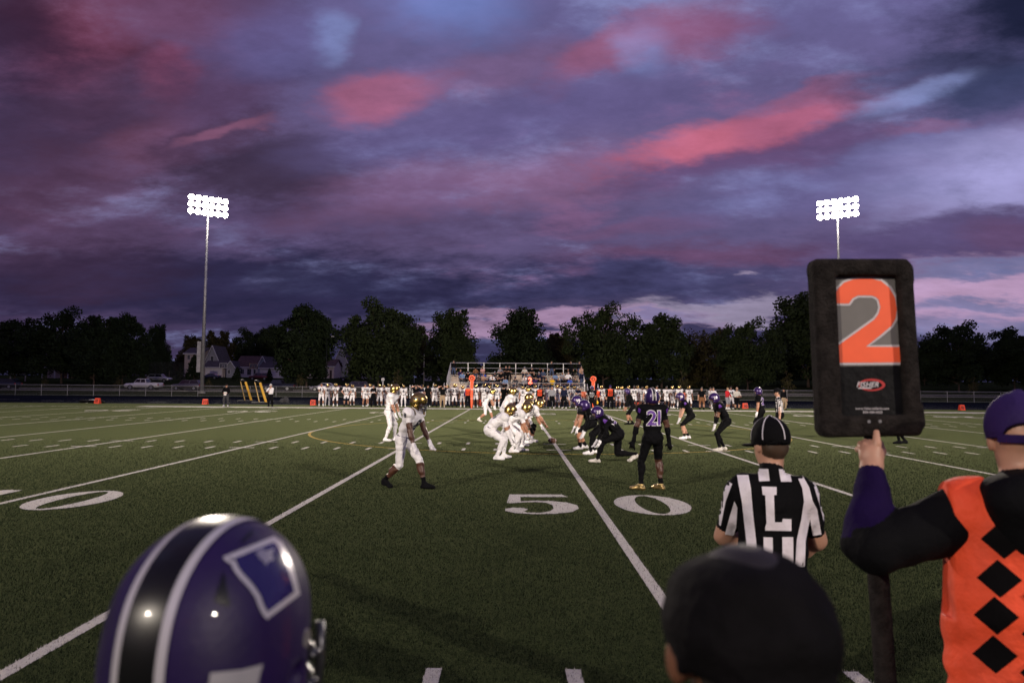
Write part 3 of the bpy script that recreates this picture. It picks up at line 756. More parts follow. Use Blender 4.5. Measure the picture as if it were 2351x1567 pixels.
# ------------------------------------------------------------------ floodlight towers
MSTEEL = mat('galvanised_steel', (.34, .33, .34), .5, .5, .15, 2); MHOUS = mat('lamp_housing', (.12, .12, .13), .5, .6)
MLAMP = mat('lit_lamp', (1., .93, .84), .3, emit=90.)
def tower(x, y, h, label, aims, power, ncol=6, nrow=3):
    z0 = hz(y); t = thing('floodlight_tower', label, 'floodlight tower', (x, y, z0), 0, 'floodlight towers round the field')
    MB().tube([(0, 0, -.1), (0, 0, h)], .29, 14, .13).build('pole', MSTEEL, t, True)
    MB().tube([(0, 0, -.1), (0, 0, .35)], .5, 14).build('footing', MKERB, t)
    bx = MB().box((-.78, -.28, 3.0), (-.24, .28, 7.4)).build('ballast_box', MHOUS if False else MSTEEL, t, bevel=.03)
    MB().box((-.76, -.29, 5.3), (-.26, -.282, 5.36)).build('seam', MHOUS, bx)
    ang = math.atan2(28.2-y, 4-x)
    for r_ in range(nrow):
        z = h-.4-r_*1.0
        c, s = math.cos(ang+math.pi/2), math.sin(ang+math.pi/2); w = 2.55
        MB().tube([(-c*w, -s*w, z), (c*w, s*w, z)], .07, 6).build('cross_arm', MSTEEL, t)
        for i in range(ncol):
            q = -w+.25+i*(2*w-.5)/(ncol-1); p = Vector((c*q, s*q, z+.32)); dr = Vector((math.cos(ang), math.sin(ang), -.38)).normalized()
            l = MB().tube([p-dr*.32, p-dr*.2, p+dr*.08], .14, 12, .44, caps=False).build('lamp', MHOUS, t, True)
            a = dr.orthogonal().normalized(); bb = dr.cross(a); MB().add([p+dr*.06+(a*math.cos(k*math.pi/6)+bb*math.sin(k*math.pi/6))*.41 for k in range(12)], [tuple(range(12))]).build('lens', MLAMP, l)
            MB().tube([p-dr*.2, (p.x-dr.x*.2, p.y-dr.y*.2, z)], .03, 5).build('bracket', MSTEEL, l)
    fr = Vector((math.cos(ang), math.sin(ang), 0))*.75
    for i, (ax, ay, e, cone) in enumerate(aims):
        L = bpy.data.lights.new('flood_beam', 'SPOT'); L.energy = power*e; L.color = (1., .87, .72); L.spot_size = R(cone); L.spot_blend = .85; L.shadow_soft_size = .7
        lo = bpy.data.objects.new('flood_beam', L); COL.objects.link(lo); lo.parent = t
        p = Vector((fr.x, fr.y, h-1.0)); lo.location = p; lo.rotation_euler = (Vector((ax, ay, 0.8))-p-Vector((x, y, z0))).to_track_quat('-Z', 'Y').to_euler()
PW = 62000.
far_aims = lambda s: [(s*-20, 28, 1., 52), (s*-2, 46, .9, 46), (s*22, 34, .9, 50)]
near_aims = lambda s: [(s*-18, 42, 1.2, 40), (s*4, 56, 1.7, 36), (s*24, 42, 1.1, 44), (s*0, 14, .45, 38), (s*-10, 125, 1.7, 56)]
pL = AT(463, 905, 100); pR = AT(1932, 905, 98)
tower(pL.x, 100, 28.2, 'tall floodlight tower on the left beside the parked grey car', far_aims(-1), PW)
tower(pR.x, 98, 28.0, 'tall floodlight tower rising behind the down marker sign', far_aims(1), PW)
tower(-45, -43, 26.5, 'floodlight tower behind the near sideline on the left', near_aims(-1), PW)
tower(47, -43, 26.5, 'floodlight tower behind the near sideline on the right', near_aims(1), PW)
# ------------------------------------------------------------------ fence
MLINK = bpy.data.materials.new('chain_link'); MLINK.use_nodes = True; t = MLINK.node_tree; b = t.nodes['Principled BSDF']
b.inputs['Base Color'].default_value = (.07, .068, .066, 1); b.inputs['Metallic'].default_value = .2; b.inputs['Roughness'].default_value = .5
oc = X(t, t.nodes.new('ShaderNodeTexCoord').outputs['Object']); sp = t.nodes.new('ShaderNodeSeparateXYZ'); t.links.new(oc.o, sp.inputs[0])
gx, gz = X(t, sp.outputs[0]), X(t, sp.outputs[2])
wires = ((gx+gz)*(1/.075)).m('FRACT').m('LESS_THAN', .10).m('MAXIMUM', ((gx-gz)*(1/.075)).m('FRACT').m('LESS_THAN', .10))
t.links.new(wires.o, b.inputs['Alpha'])
def fence(x0, x1, y, label, h=1.2, step=3.05):
    z = hz(y); t = thing('chain_link_fence', label, 'fence', (x0, y, z)); L = x1-x0; n = max(1, round(L/step)); pm = None
    for i in range(n+1):
        if pm is None: pm = MB().tube([(0, 0, -.05), (0, 0, h+.04)], .032, 6).build('post', MSTEEL, t).data; continue
        link('post', pm, t, loc=(L*i/n, 0, 0))
    MB().tube([(0, 0, h), (L, 0, h)], .026, 6).build('top_rail', MSTEEL, t); MB().tube([(0, 0, .06), (L, 0, .06)], .016, 6).build('bottom_rail', MSTEEL, t)
    MB().add([(0, -.034, .03), (L, -.034, .03), (L, -.034, h), (0, -.034, h)], [(0, 1, 2, 3)]).build('wire_mesh', MLINK, t)
xl = AT(1000, 880, 80).x; xr = AT(1372, 880, 80).x
fence(-75, xl-.3, 80, 'long waist high chain link fence left of the bleachers'); fence(xr+.3, 80, 80, 'long waist high chain link fence right of the bleachers')
# ------------------------------------------------------------------ trees
MBARK = mat('bark', (.085, .055, .04), .9, 0, .35, 3, .6, 6)
LEAF = [mat('leaves_green', (.032, .045, .017), .9, 0, .3, .35, spec=.1), mat('leaves_olive', (.060, .052, .020), .9, 0, .3, .35, spec=.1), mat('leaves_dark', (.020, .030, .013), .9, 0, .3, .35, spec=.1)]
def leaves(C, n, size, up=.3):
    """n leaf-cluster quads around points C"""
    i = RNG.integers(0, len(C), n); ctr = C[i]
    a = RNG.normal(size=(n, 3)); a /= np.linalg.norm(a, axis=1)[:, None]; b_ = RNG.normal(size=(n, 3)); b_ -= a*(a*b_).sum(1)[:, None]; b_ /= np.linalg.norm(b_, axis=1)[:, None]
    s = size*(.5+RNG.random(n))[:, None]; V = np.stack([ctr-a*s, ctr+b_*s*.55, ctr+a*s, ctr-b_*s*.55], 1).reshape(-1, 3)
    return V, np.arange(4*n).reshape(-1, 4)
def crown_pts(seed, shape, nl=46, per=210):
    """unit-height crown (z 0..1, radius .5): a few leaders, lobes on their limbs, leaves through the lobes"""
    g = np.random.default_rng(seed); P = []; ends = []
    lead = [(g.normal()*.08, g.normal()*.08, .80+.20*g.random()) for _ in range(5 if shape == 'tall' else 3)]
    lead[0] = (lead[0][0], lead[0][1], 1.)
    for i in range(nl):
        t = (i+.5)/nl; an = i*2.4+g.random()*1.4
        lx, ly, lh = lead[i % len(lead)]; z = (.05+.93*t)*lh if shape != 'cone' else .05+.93*t
        if shape == 'round': rr = .50*math.sqrt(max(.02, 1-((z-.45)/.58)**2))
        elif shape == 'oval': rr = .46*math.sqrt(max(.02, 1-((z-.40)/.63)**2))
        elif shape == 'tall': rr = .44*(1-.72*z)
        elif shape == 'willow': rr = .5*math.sqrt(max(.05, 1-((z-.35)/.7)**2))
        else: rr = .46*(1-z)**.9+.02; lx = ly = 0
        rad = rr*(.15+.95*math.sqrt(g.random())); s = (.085+.13*g.random()**1.3)*(1.15 if t < .75 else .74)
        if shape == 'cone': s = .05+.09*(1-z)
        c = np.array([lx*(.4+z)+rad*math.cos(an), ly*(.4+z)+rad*math.sin(an), z+g.normal()*.03])
        ends.append(c); m = int(per*(.35+(s/.13)**2*.65)); q = g.normal(size=(m, 3)); q /= np.linalg.norm(q, axis=1)[:, None]; q *= (s*(.1+.95*g.random(m)**.55))[:, None]
        q += .012*g.normal(size=(m, 3))
        if shape == 'willow': q[:, 2] = q[:, 2]*1.9-.05
        else: q[:, 2] *= .8
        P.append(c+q)
    return np.concatenate(P), ends
TT = {}
def tree_tpl(kind, seed, hgt, wid, trunk_h, nl=64, per=330, leaf=.25, r0=.28):
    P, ends = crown_pts(seed, kind, nl, per); P = P*[wid, wid, hgt-trunk_h]+[0, 0, trunk_h]
    V, F = leaves(P, len(P), leaf); cm = npmesh('crown', V, F, None, False)
    m = MB(); top = trunk_h+(hgt-trunk_h)*.55; lean = (random.random()-.5)*.6
    m.tube([(0, 0, -.2), (0, 0, .3), (lean*.2, 0, trunk_h*.6), (lean*.5, .1, trunk_h+.6), (lean, 0, top)], r0, 9, r0*.25)
    for e in ends[::3]:
        q = e*[wid, wid, hgt-trunk_h]+[0, 0, trunk_h]; zb = min(top*.9, max(trunk_h*.75, q[2]-.35*math.hypot(q[0], q[1])-1.)); m.tube([(lean*zb/top, 0, zb), ((q[0])*.5, q[1]*.5, (zb+q[2])/2+.15), tuple(q)], r0*.38, 5, .03)
    return cm, pyd('trunk', m.v, m.f, True)
TT['a'] = tree_tpl('oval', 11, 15, 10.5, 1.9, 76); TT['b'] = tree_tpl('round', 23, 15, 12.5, 2.1, 80); TT['c'] = tree_tpl('tall', 35, 15, 11.5, 2.0, 84)
TT['d'] = tree_tpl('willow', 47, 12, 8.5, 1.4, 60, 300, .22); TT['e'] = tree_tpl('oval', 61, 15, 11.5, 1.6, 76)
TT['k'] = tree_tpl('cone', 71, 6, 4.4, .3, 60, 110, .2, .12); TT['s'] = tree_tpl('tall', 83, 4.6, 3.2, 1.2, 16, 26, .13, .045)
def tree(kind, px, ptop, Y, wscale, label, leafm=0, group='trees behind the field', rot=None, sc=1., name='tree'):
    p = AT(px, ptop, Y); z0 = hz(Y); cm, tm = TT[kind]; H0 = {'d': 12, 'k': 6, 's': 4.6}.get(kind, 15); s = (p.z-z0)/H0/1.03
    o = thing(name, label, 'tree', (p.x, Y, z0), random.random()*6.28 if rot is None else rot, group); o.scale = (s*wscale, s*wscale, s)
    link('trunk', tm, o, [MBARK]); c = link('crown', cm, o)
    if not cm.materials: cm.materials.append(None)
    c.material_slots[0].link = 'OBJECT'; c.material_slots[0].material = LEAF[leafm]
    return o
TREES = [('a', 40, 738, 150, 1.3, 'broad dark tree at the far left edge of the picture', 2), ('b', 148, 716, 142, 1.0, 'wide dark tree second from the left edge', 2), ('e', 222, 722, 136, .9, 'dark tree standing before the porch house', 2),
 ('a', 287, 722, 140, .85, 'dark tree right of the porch house', 2), ('c', 365, 745, 175, .62, 'slim tree standing alone left of the left floodlight tower', 2), ('a', 708, 704, 131, 1.0, 'large oval tree above the white garage', 2),
 ('b', 872, 700, 133, 1.0, 'largest round tree left of the bleachers', 0), ('c', 1040, 712, 150, .95, 'ragged topped tree behind the left half of the bleachers', 0), ('c', 1198, 709, 148, 1.05, 'ragged topped tree behind the right half of the bleachers', 2),
 ('e', 1290, 760, 165, .8, 'low pale tree behind the right end of the bleachers', 1), ('b', 1385, 709, 138, .92, 'tall round tree just right of the bleachers', 0), ('a', 1518, 725, 142, 1.05, 'oval tree second to the right of the bleachers', 0),
 ('d', 1622, 755, 150, 1.15, 'drooping brownish willow tree', 1), ('b', 1715, 740, 134, .88, 'round tree with a forked trunk left of the down marker', 0), ('c', 1852, 675, 152, 1.15, 'tallest tree, half hidden behind the down marker', 0),
 ('e', 1985, 730, 150, 1.0, 'tree hidden behind the down marker sign', 2), ('e', 2120, 782, 168, .9, 'low tree just right of the down marker', 2), ('b', 2197, 745, 138, .95, 'round tree right of the down marker', 2), ('a', 2325, 755, 142, 1.15, 'dark tree above the purple cap at the right edge', 2),
 ('e', 490, 757, 205, .85, 'rounded tree behind the grey gabled house', 1), ('b', 575, 760, 215, 1.0, 'tree behind the brown roofed white house', 0), ('a', 628, 750, 200, 1.0, 'tree behind the white double garage', 0), ('c', 440, 770, 220, .9, 'far tree behind the left floodlight pole', 1), ('e', 960, 745, 190, .8, 'far tree left of the bleachers with pale foliage', 1), ('b', 1275, 770, 210, 1., 'far low tree beyond the bleachers', 2)]
for q in TREES: tree(*q)
for px, pt, Y, w, lb in ((545, 842, 160, 1.0, 'small dark conifer before the white house'), (619, 845, 160, .8, 'small dark conifer before the double garage'), (447, 815, 165, 1., 'dark conifer beside the left floodlight tower'), (812, 832, 165, 1.1, 'dark conifer left of the parked black car'), (415, 838, 170, .9, 'small conifer left of the grey gabled house')):
    tree('k', px, pt, Y, w, lb, 2, 'conifers in the gardens', name='conifer')
for px, pt, Y, lb in ((103, 862, 112, 'thin young tree by the road on the far left'), (272, 862, 112, 'thin young tree left of the silver pickup'), (480, 865, 112, 'bare young tree right of the left floodlight tower'), (690, 855, 112, 'thin young tree by the white car'), (912, 848, 112, 'bare young tree behind the left sideline players'),
 (1568, 850, 104, 'bushy young tree behind the right sideline players'), (1808, 850, 104, 'yellowish young tree behind the far official'), (2233, 865, 108, 'young tree near the right edge')):
    tree('s', px, pt, Y, .9, lb, 1, 'young trees along the road', name='young_tree')
def far_wood():
    n = 26000; x = RNG.uniform(-330, 330, n); y = RNG.uniform(250, 290, n); top = 6+3.0*np.sin(x*.11)+2.2*np.sin(x*.037+1)+1.5*np.sin(x*.31)
    z = 4.0+RNG.random(n)**.7*np.maximum(top, 2.5)
    V, F = leaves(np.stack([x, y, z], 1), n, 1.1); o = link('far_wood', npmesh('far_wood', V, F, None, False), None, [LEAF[2]]); tag(o, 'dark distant line of trees behind the houses', 'wood', kind='stuff')
far_wood()
# ------------------------------------------------------------------ houses
MWIN = mat('window_glass', (.02, .025, .035), .08, 0, spec=.8); MTRIM = mat('white_trim', (.55, .53, .52), .6); MBRK = mat('brown_roof', (.075, .04, .035), .9, 0, .3, 1.5, .4, 9); MDRF = mat('dark_roof', (.05, .04, .045), .9, 0, .3, 1.5, .4, 9)
def sid(n, c): return mat(n, c, .75, 0, .08, 1., .25, 5)
def house(label, px0, px1, Y, wall_h, roof_h, ridge, wallm, roofm, ops=(), depth=7., z=None, extra=None, cat='house'):
    x0, x1 = AT(px0, 870, Y).x, AT(px1, 870, Y).x; w = x1-x0; z0 = hz(Y) if z is None else z
    t = thing('house', label, cat, ((x0+x1)/2, Y, z0)); h = w/2; ov = .35
    m = MB()
    if ridge == 'x': m.box((-h, 0, -.3), (h, depth, wall_h)); m.prism([(0, 0)], 0, 0) if False else None
    else: m.box((-h, 0, -.3), (h, depth, wall_h))
    if ridge == 'y': m.prism([(-h, wall_h), (h, wall_h), (0, wall_h+roof_h)], .01, depth-.01)
    else:
        for s in (-1, 1): m.add([(s*h, 0, wall_h), (s*h, depth, wall_h), (s*h, depth/2, wall_h+roof_h), (s*(h-.1), 0, wall_h), (s*(h-.1), depth, wall_h), (s*(h-.1), depth/2, wall_h+roof_h)], [(0, 1, 2), (5, 4, 3), (0, 2, 5, 3), (1, 4, 5, 2)])
    m.build('wall', wallm, t)
    r = MB(); th = .16
    if ridge == 'x':
        k = roof_h/(depth/2)
        for s in (0, 1):
            ya, za, yb, zb = (-ov, wall_h-ov*k, depth/2, wall_h+roof_h) if not s else (depth+ov, wall_h-ov*k, depth/2, wall_h+roof_h)
            r.add([(-h-ov, ya, za), (h+ov, ya, za), (h+ov, yb, zb), (-h-ov, yb, zb)]+[(-h-ov, ya, za+th), (h+ov, ya, za+th), (h+ov, yb, zb+th), (-h-ov, yb, zb+th)], [(0, 1, 2, 3), (4, 7, 6, 5), (0, 4, 5, 1), (1, 5, 6, 2), (3, 7, 4, 0)])
        fz = wall_h-ov*k
        rf = r.build('roof', roofm, t); MB().box((-h-ov, -ov-.06, fz-.12), (h+ov, -ov-.003, fz+.15)).build('fascia', MTRIM, rf)
    else:
        k = roof_h/h
        for s in (-1, 1):
            xa, za = s*(h+ov), wall_h-ov*k
            r.add([(xa, -ov, za), (0, -ov, wall_h+roof_h), (0, depth+ov, wall_h+roof_h), (xa, depth+ov, za)]+[(xa, -ov, za+th), (0, -ov, wall_h+roof_h+th), (0, depth+ov, wall_h+roof_h+th), (xa, depth+ov, za+th)], [(0, 1, 2, 3), (4, 7, 6, 5), (0, 4, 5, 1), (3, 2, 6, 7), (0, 3, 7, 4)])
        rf = r.build('roof', roofm, t); bm_ = MB()
        for s in (-1, 1): bm_.tube([(s*(h+ov), -ov-.05, wall_h-ov*k+.05), (0, -ov-.05, wall_h+roof_h+.05)], .11, 4)
        bm_.build('bargeboard', MTRIM, rf)
    for kd, a, b_, c, d in ops:
        xa, xb = -h+a*w, -h+b_*w
        if kd == 'win':
            o = MB().box((xa-.1, -.06, c-.1), (xb+.1, -.003, d+.1)).build('window', MTRIM, t); MB().box((xa, -.075, c), (xb, -.062, d)).build('pane', MWIN, o)
            MB().box(((xa+xb)/2-.03, -.09, c), ((xa+xb)/2+.03, -.077, d)).build('mullion', MTRIM, o)
        elif kd == 'door':
            o = MB().box((xa, -.06, 0), (xb, -.003, d)).build('door', MTRIM, t); MB().box((xa+.2, -.075, .9), (xb-.2, -.062, d-.2)).build('pane', MWIN, o)
        elif kd == 'gar':
            o = MB().box((xa-.12, -.05, 0), (xb+.12, -.003, d+.12)).build('door_frame', MTRIM, t)
            for i in range(4): MB().box((xa, -.085, .02+i*d/4), (xb, -.052, (i+1)*d/4-.03)).build('door_panel', MGAR, o)
        elif kd == 'dark': MB().box((xa, -.05, c), (xb, -.003, d)).build('doorway', mat('dark_board', (.05, .03, .025), .8), t)
        elif kd == 'panel': MB().box((xa, -.04, c), (xb, -.003, d)).build('wall_panel', mat('warm_board', (.30, .16, .09), .8, 0, .15, 1), t)
    return t
MGAR = mat('garage_door', (.68, .63, .62), .6, 0, .06, 1)
WGR = sid('siding_grey', (.27, .27, .29)); WCR = sid('siding_cream', (.55, .45, .40)); WWH = sid('siding_white', (.68, .64, .63)); WBL = sid('siding_blue', (.26, .30, .38)); WTN = sid('siding_tan', (.44, .36, .31))
house('grey two storey house wing with white eaves behind the left floodlight tower', 422, 462, 190, 6.3, 1.6, 'x', WTN, MDRF, [('win', .18, .30, 4.6, 5.8), ('win', .62, .74, 4.6, 5.8), ('door', .2, .4, 0, 2.3), ('win', .6, .78, 1, 2.2)], 8)
house('steep grey gabled house with white bargeboards', 470, 502, 192, 4.2, 4.3, 'y', WGR, MDRF, [('win', .4, .58, 4.2, 5.6)], 8)
house('low garage wing with pale doors right of the left floodlight tower', 468, 516, 186, 2.7, 1.6, 'x', WTN, MDRF, [('gar', .08, .45, 0, 2.2), ('gar', .5, .85, 0, 2.2)], 6)
house('small grey gabled shed between the two white garages', 519, 538, 184, 2.8, 1.5, 'y', WGR, MDRF, [('win', .2, .45, 1, 2.)], 5)
house('white bungalow with a brown hipped roof', 541, 592, 188, 2.9, 2.8, 'x', WWH, MBRK, [('win', .22, .36, .9, 2.1), ('win', .52, .68, .6, 2.2), ('door', .8, .92, 0, 2.2)], 8)
house('white gable end adjoining the brown roofed bungalow', 591, 613, 186, 3.0, 2.6, 'y', WBL, MDRF, [('win', .4, .6, 1., 2.1)], 8)
house('white double garage with a dark roof', 596, 650, 183, 2.7, 1.5, 'x', WWH, MDRF, [('gar', .12, .45, 0, 2.1), ('gar', .58, .92, 0, 2.1)], 6)
house('low cream house half hidden by the large oval tree', 703, 766, 184, 3.2, 1.8, 'x', WCR, MBRK, [('win', .3, .4, 1, 2.2), ('win', .62, .78, 1.2, 2.3), ('dark', .85, .93, 0, 2.1)], 8)
house('tall grey gable showing between two dark trees', 768, 796, 192, 4.6, 3.6, 'y', sid('siding_pale', (.30, .30, .33)), MDRF, [('win', .4, .6, 3., 4.2)], 8)
house('cream gabled garage right of the parked black car', 796, 846, 180, 3.0, 1.7, 'y', WCR, MBRK, [('gar', .42, .9, 0, 2.2)], 6)
house('white shed with a rounded roof left of the bleachers', 972, 1006, 172, 1.7, 1.1, 'y', WWH, MTRIM, [('dark', .55, .9, 0, 1.6)], 4, cat='shed')
house('pale house glimpsed between trunks right of the bleachers', 1519, 1546, 190, 3.2, 1.5, 'x', WBL, MDRF, [('win', .3, .5, 1., 2.2)], 7)
house('white house glimpsed through the trees above the bleachers', 1130, 1172, 175, 4.6, 2.6, 'y', WWH, MDRF, [('win', .3, .5, 1.5, 3.)], 7)
house('pale blue house at the far left edge', -30, 46, 190, 3.6, 1.8, 'x', WBL, MDRF, [('win', .45, .55, 1., 2.3), ('win', .7, .8, 1., 2.3)], 8)
hp = house('low porch house with warm orange boards and white posts', 108, 224, 172, 2.6, 1.6, 'x', WTN, MDRF, [('panel', .34, .56, 0, 2.3), ('dark', .56, .6, 0, 2.2), ('panel', .6, .72, 0, 2.3), ('panel', .78, .9, 0, 2.3), ('dark', .3, .34, 0, 2.2)], 8)
xw = AT(224, 870, 172).x-AT(108, 870, 172).x
for q in (-.5, -.26, .0, .30): MB().box((q*xw-.09, -1.9, -.2), (q*xw+.09, -1.72, 2.35)).build('porch_post', MTRIM, hp)
MB().box((-.5*xw-.3, -2.05, 2.35), (.32*xw, -.37, 2.6)).build('porch_beam', MTRIM, hp)
# ------------------------------------------------------------------ vehicles
MTYRE = mat('tyre_rubber', (.015, .015, .016), .8); MRIM = mat('alloy_rim', (.45, .45, .46), .35, .8); MGL = mat('car_glass', (.012, .014, .018), .06, 0, spec=.8); MRED = mat('tail_lamp', (.35, .01, .01), .3); MHL = mat('head_lamp', (.6, .6, .58), .15)
def vehicle(label, px, Y, kind, col, rz=0., name='car', metal=.5):
    x = AT(px, 890, Y).x; z0 = hz(Y)+(.004 if 109 < Y < 123 else -.01); t = thing(name, label, {'pickup': 'pickup truck'}.get(kind, 'car'), (x, Y, z0), rz)
    pm = mat('paint_'+'_'.join('%02d' % int(c*99) for c in col), col, .3, metal, .04, 2, coat=.5)
    P = dict(pickup=dict(L=5.8, W=1.0, low=[(0, .5, .92), (.06, .42, 1.08), (.30, .42, 1.16), (.62, .42, 1.2), (.97, .42, 1.2), (1, .5, 1.1)], cab=(.27, .36, .60, .64, 1.88)),
             suv=dict(L=4.8, W=.95, low=[(0, .45, .85), (.05, .35, .98), (.28, .35, 1.08), (.6, .35, 1.12), (.97, .35, 1.1), (1, .45, .95)], cab=(.24, .36, .88, .985, 1.72)),
             sedan=dict(L=4.7, W=.92, low=[(0, .4, .66), (.05, .3, .78), (.3, .3, .9), (.62, .3, .95), (.95, .3, .95), (1, .4, .85)], cab=(.28, .44, .70, .88, 1.40)))[kind]
    L, Wd = P['L'], P['W']; rows = []
    for fx, zb, zt in P['low']:
        w = Wd*(.90 if fx in (0, 1) else 1.); xx = (fx-.5)*L; rows.append([(xx, -w*.93, zb), (xx, -w, zb+.15), (xx, -w, (zb+zt)/2), (xx, -w*.94, zt-.05), (xx, -w*.85, zt), (xx, w*.85, zt), (xx, w*.94, zt-.05), (xx, w, (zb+zt)/2), (xx, w, zb+.15), (xx, w*.93, zb)])
    v = [q for r_ in rows for q in r_]; n = 10; f = [(i*n+k, i*n+(k+1) % n, (i+1)*n+(k+1) % n, (i+1)*n+k) for i in range(len(rows)-1) for k in range(n)]+[tuple(range(n))[::-1], tuple(range((len(rows)-1)*n, len(rows)*n))]
    b_ = MB().add(v, f).build('body', pm, t, True)
    a, c, d, e, zr = P['cab']; zl = P['low'][2][2]-.02; X_ = lambda q: (q-.5)*L
    v = [(X_(a), -Wd*.86, zl), (X_(e), -Wd*.86, zl), (X_(d), -Wd*.70, zr), (X_(c), -Wd*.70, zr), (X_(a), Wd*.86, zl), (X_(e), Wd*.86, zl), (X_(d), Wd*.70, zr), (X_(c), Wd*.70, zr)]
    MB().add(v, [(0, 1, 2, 3), (7, 6, 5, 4), (3, 2, 6, 7), (0, 3, 7, 4), (1, 5, 6, 2)]).build('cabin', pm, t, bevel=.05)
    for s in (-1, 1):
        for g0, g1 in ((.05, .49), (.53, .95)):
            def sp(u, w): return Vector((X_(a)+(X_(e)-X_(a))*u, s*Wd*.86, zl))*(1-w)+Vector((X_(c)+(X_(d)-X_(c))*u, s*Wd*.70, zr))*w+Vector((0, s*.012, 0))
            MB().add([sp(g0, .14), sp(g1, .14), sp(g1, .88), sp(g0, .88)], [(0, 1, 2, 3)]).build('side_window', MGL, t)
    for (xa, xb) in ((a, c), (e, d)):
        o = -.012 if xa < .5 else .012
        q = [(X_(xa)+(X_(xb)-X_(xa))*w+o, y*(.86-.16*w)*Wd*.9, zl+(zr-zl)*w+.01) for w, y in ((.12, -1), (.12, 1), (.88, 1), (.88, -1))]; MB().add(q, [(0, 1, 2, 3)]).build('windscreen', MGL, t)
    wr = .40 if kind == 'pickup' else .35
    for fx in (.19, .80):
        for s in (-1, 1):
            y = s*(Wd-.08); w = MB().tube([(X_(fx), y-.11, wr), (X_(fx), y+.11, wr)], wr, 18).build('wheel', MTYRE, t); MB().tube([(X_(fx), y+s*.105, wr), (X_(fx), y+s*.13, wr)], wr*.62, 14).build('rim', MRIM, w)
            ar = MB().tube([(X_(fx), s*(Wd-.05), wr), (X_(fx), s*(Wd+.006), wr)], wr*1.16, 18).build('wheel_arch', MTYRE, t)
    for s in (-1, 1):
        MB().box((-L/2-.01, s*Wd*.82-.12, .72), (-L/2+.06, s*Wd*.82+.12, .88)).build('headlight', MHL, t); MB().box((L/2-.1, s*Wd*.86-.09, .75), (L/2+.012, s*Wd*.86+.10, 1.0)).build('tail_light', MRED, t)
    if kind == 'pickup':
        MB().box((X_(.645), -Wd*.84, 1.19), (X_(.98), Wd*.84, 1.206)).build('bed', MTYRE, t)
        for s in (-1, 1): MB().box((X_(.64), s*Wd*.9-.05, 1.16), (X_(.99), s*Wd*.9+.05, 1.26)).build('bed_rail', pm, t)
    MB().box((-L/2-.02, -Wd*.85, .42), (-L/2+.1, Wd*.85, .6)).build('bumper', MTYRE, t)
    return t
vehicle('silver pickup truck parked along the road', 330, 118.5, 'pickup', (.62, .60, .60), name='pickup_truck', metal=.15)
vehicle('dark grey car parked beside the left floodlight tower', 431, 117.5, 'suv', (.10, .09, .10), name='parked_car')
vehicle('black pickup truck parked behind the coach in the white jacket', 640, 118, 'pickup', (.012, .016, .025), name='pickup_truck')
vehicle('low white car parked behind the leftmost sideline players', 746, 117, 'sedan', (.55, .54, .55), name='parked_car', metal=.1)
vehicle('dark car with red tail lamps parked behind the sideline players', 818, 119, 'suv', (.05, .045, .05), name='parked_car')
vehicle('black car parked at the far left edge', 10, 122 if False else 119, 'suv', (.02, .02, .024), name='parked_car')
vehicle('small silver car on the rise left of the left floodlight tower', 365, 152, 'suv', (.42, .42, .44), 3.14, name='parked_car')
vehicle('dark blue car before the pale garage doors', 482, 172, 'sedan', (.03, .035, .07), name='parked_car')
vehicle('dark red van before the brown roofed bungalow', 596, 168, 'suv', (.12, .025, .03), name='parked_car')
vehicle('black car parked before the cream gabled garage', 804, 165, 'suv', (.014, .015, .018), name='parked_car')
# ------------------------------------------------------------------ street and garden furniture
def pole_thing(name, label, px, ptop, Y, r=.11, m=None, arm=None, cat='pole'):
    p = AT(px, ptop, Y); z = hz(Y); t = thing(name, label, cat, (p.x, Y, z)); h = p.z-z; m = m or mat('weathered_wood', (.14, .11, .09), .9, 0, .3, 2)
    MB().tube([(0, 0, -.2), (0, 0, h)], r, 8, r*.75).build('pole', m, t, True)
    if arm == 'cross':
        MB().box((-1.1, -.16, h-.6), (1.1, -.12, h-.48)).build('cross_arm', m, t)
        for x in (-1, -.4, .4, 1): MB().tube([(x, -.14, h-.48), (x, -.14, h-.33)], .04, 6).build('insulator', MTRIM, t)
        MB().tube([(.2, -.1, h-1.7), (.2, -.1, h-.9)], .2, 10).build('transformer', MSTEEL, t)
    if arm == 'lamp':
        MB().tube([(0, 0, h-.1), (.35, 0, h+.2), (1.0, 0, h+.25)], .04, 6).build('lamp_arm', m, t); MB().box((.8, -.12, h+.16), (1.3, .12, h+.3)).build('lamp_head', MTRIM, t)
    return t
pole_thing('utility_pole', 'wooden utility pole left of the left floodlight tower', 391, 793, 178, .14, None, 'cross')
pole_thing('utility_pole', 'pale utility pole left of the bleachers', 974, 812, 150, .13, mat('pale_wood', (.3, .28, .26), .9, 0, .2, 2), None)
pole_thing('utility_pole', 'thin utility pole behind the white garages', 597, 803, 200, .13, None, 'cross')
pole_thing('street_lamp', 'dark street lamp before the large oval tree', 751, 775, 128, .07, mat('dark_pole', (.02, .02, .022), .5, .5), 'lamp', 'street lamp')
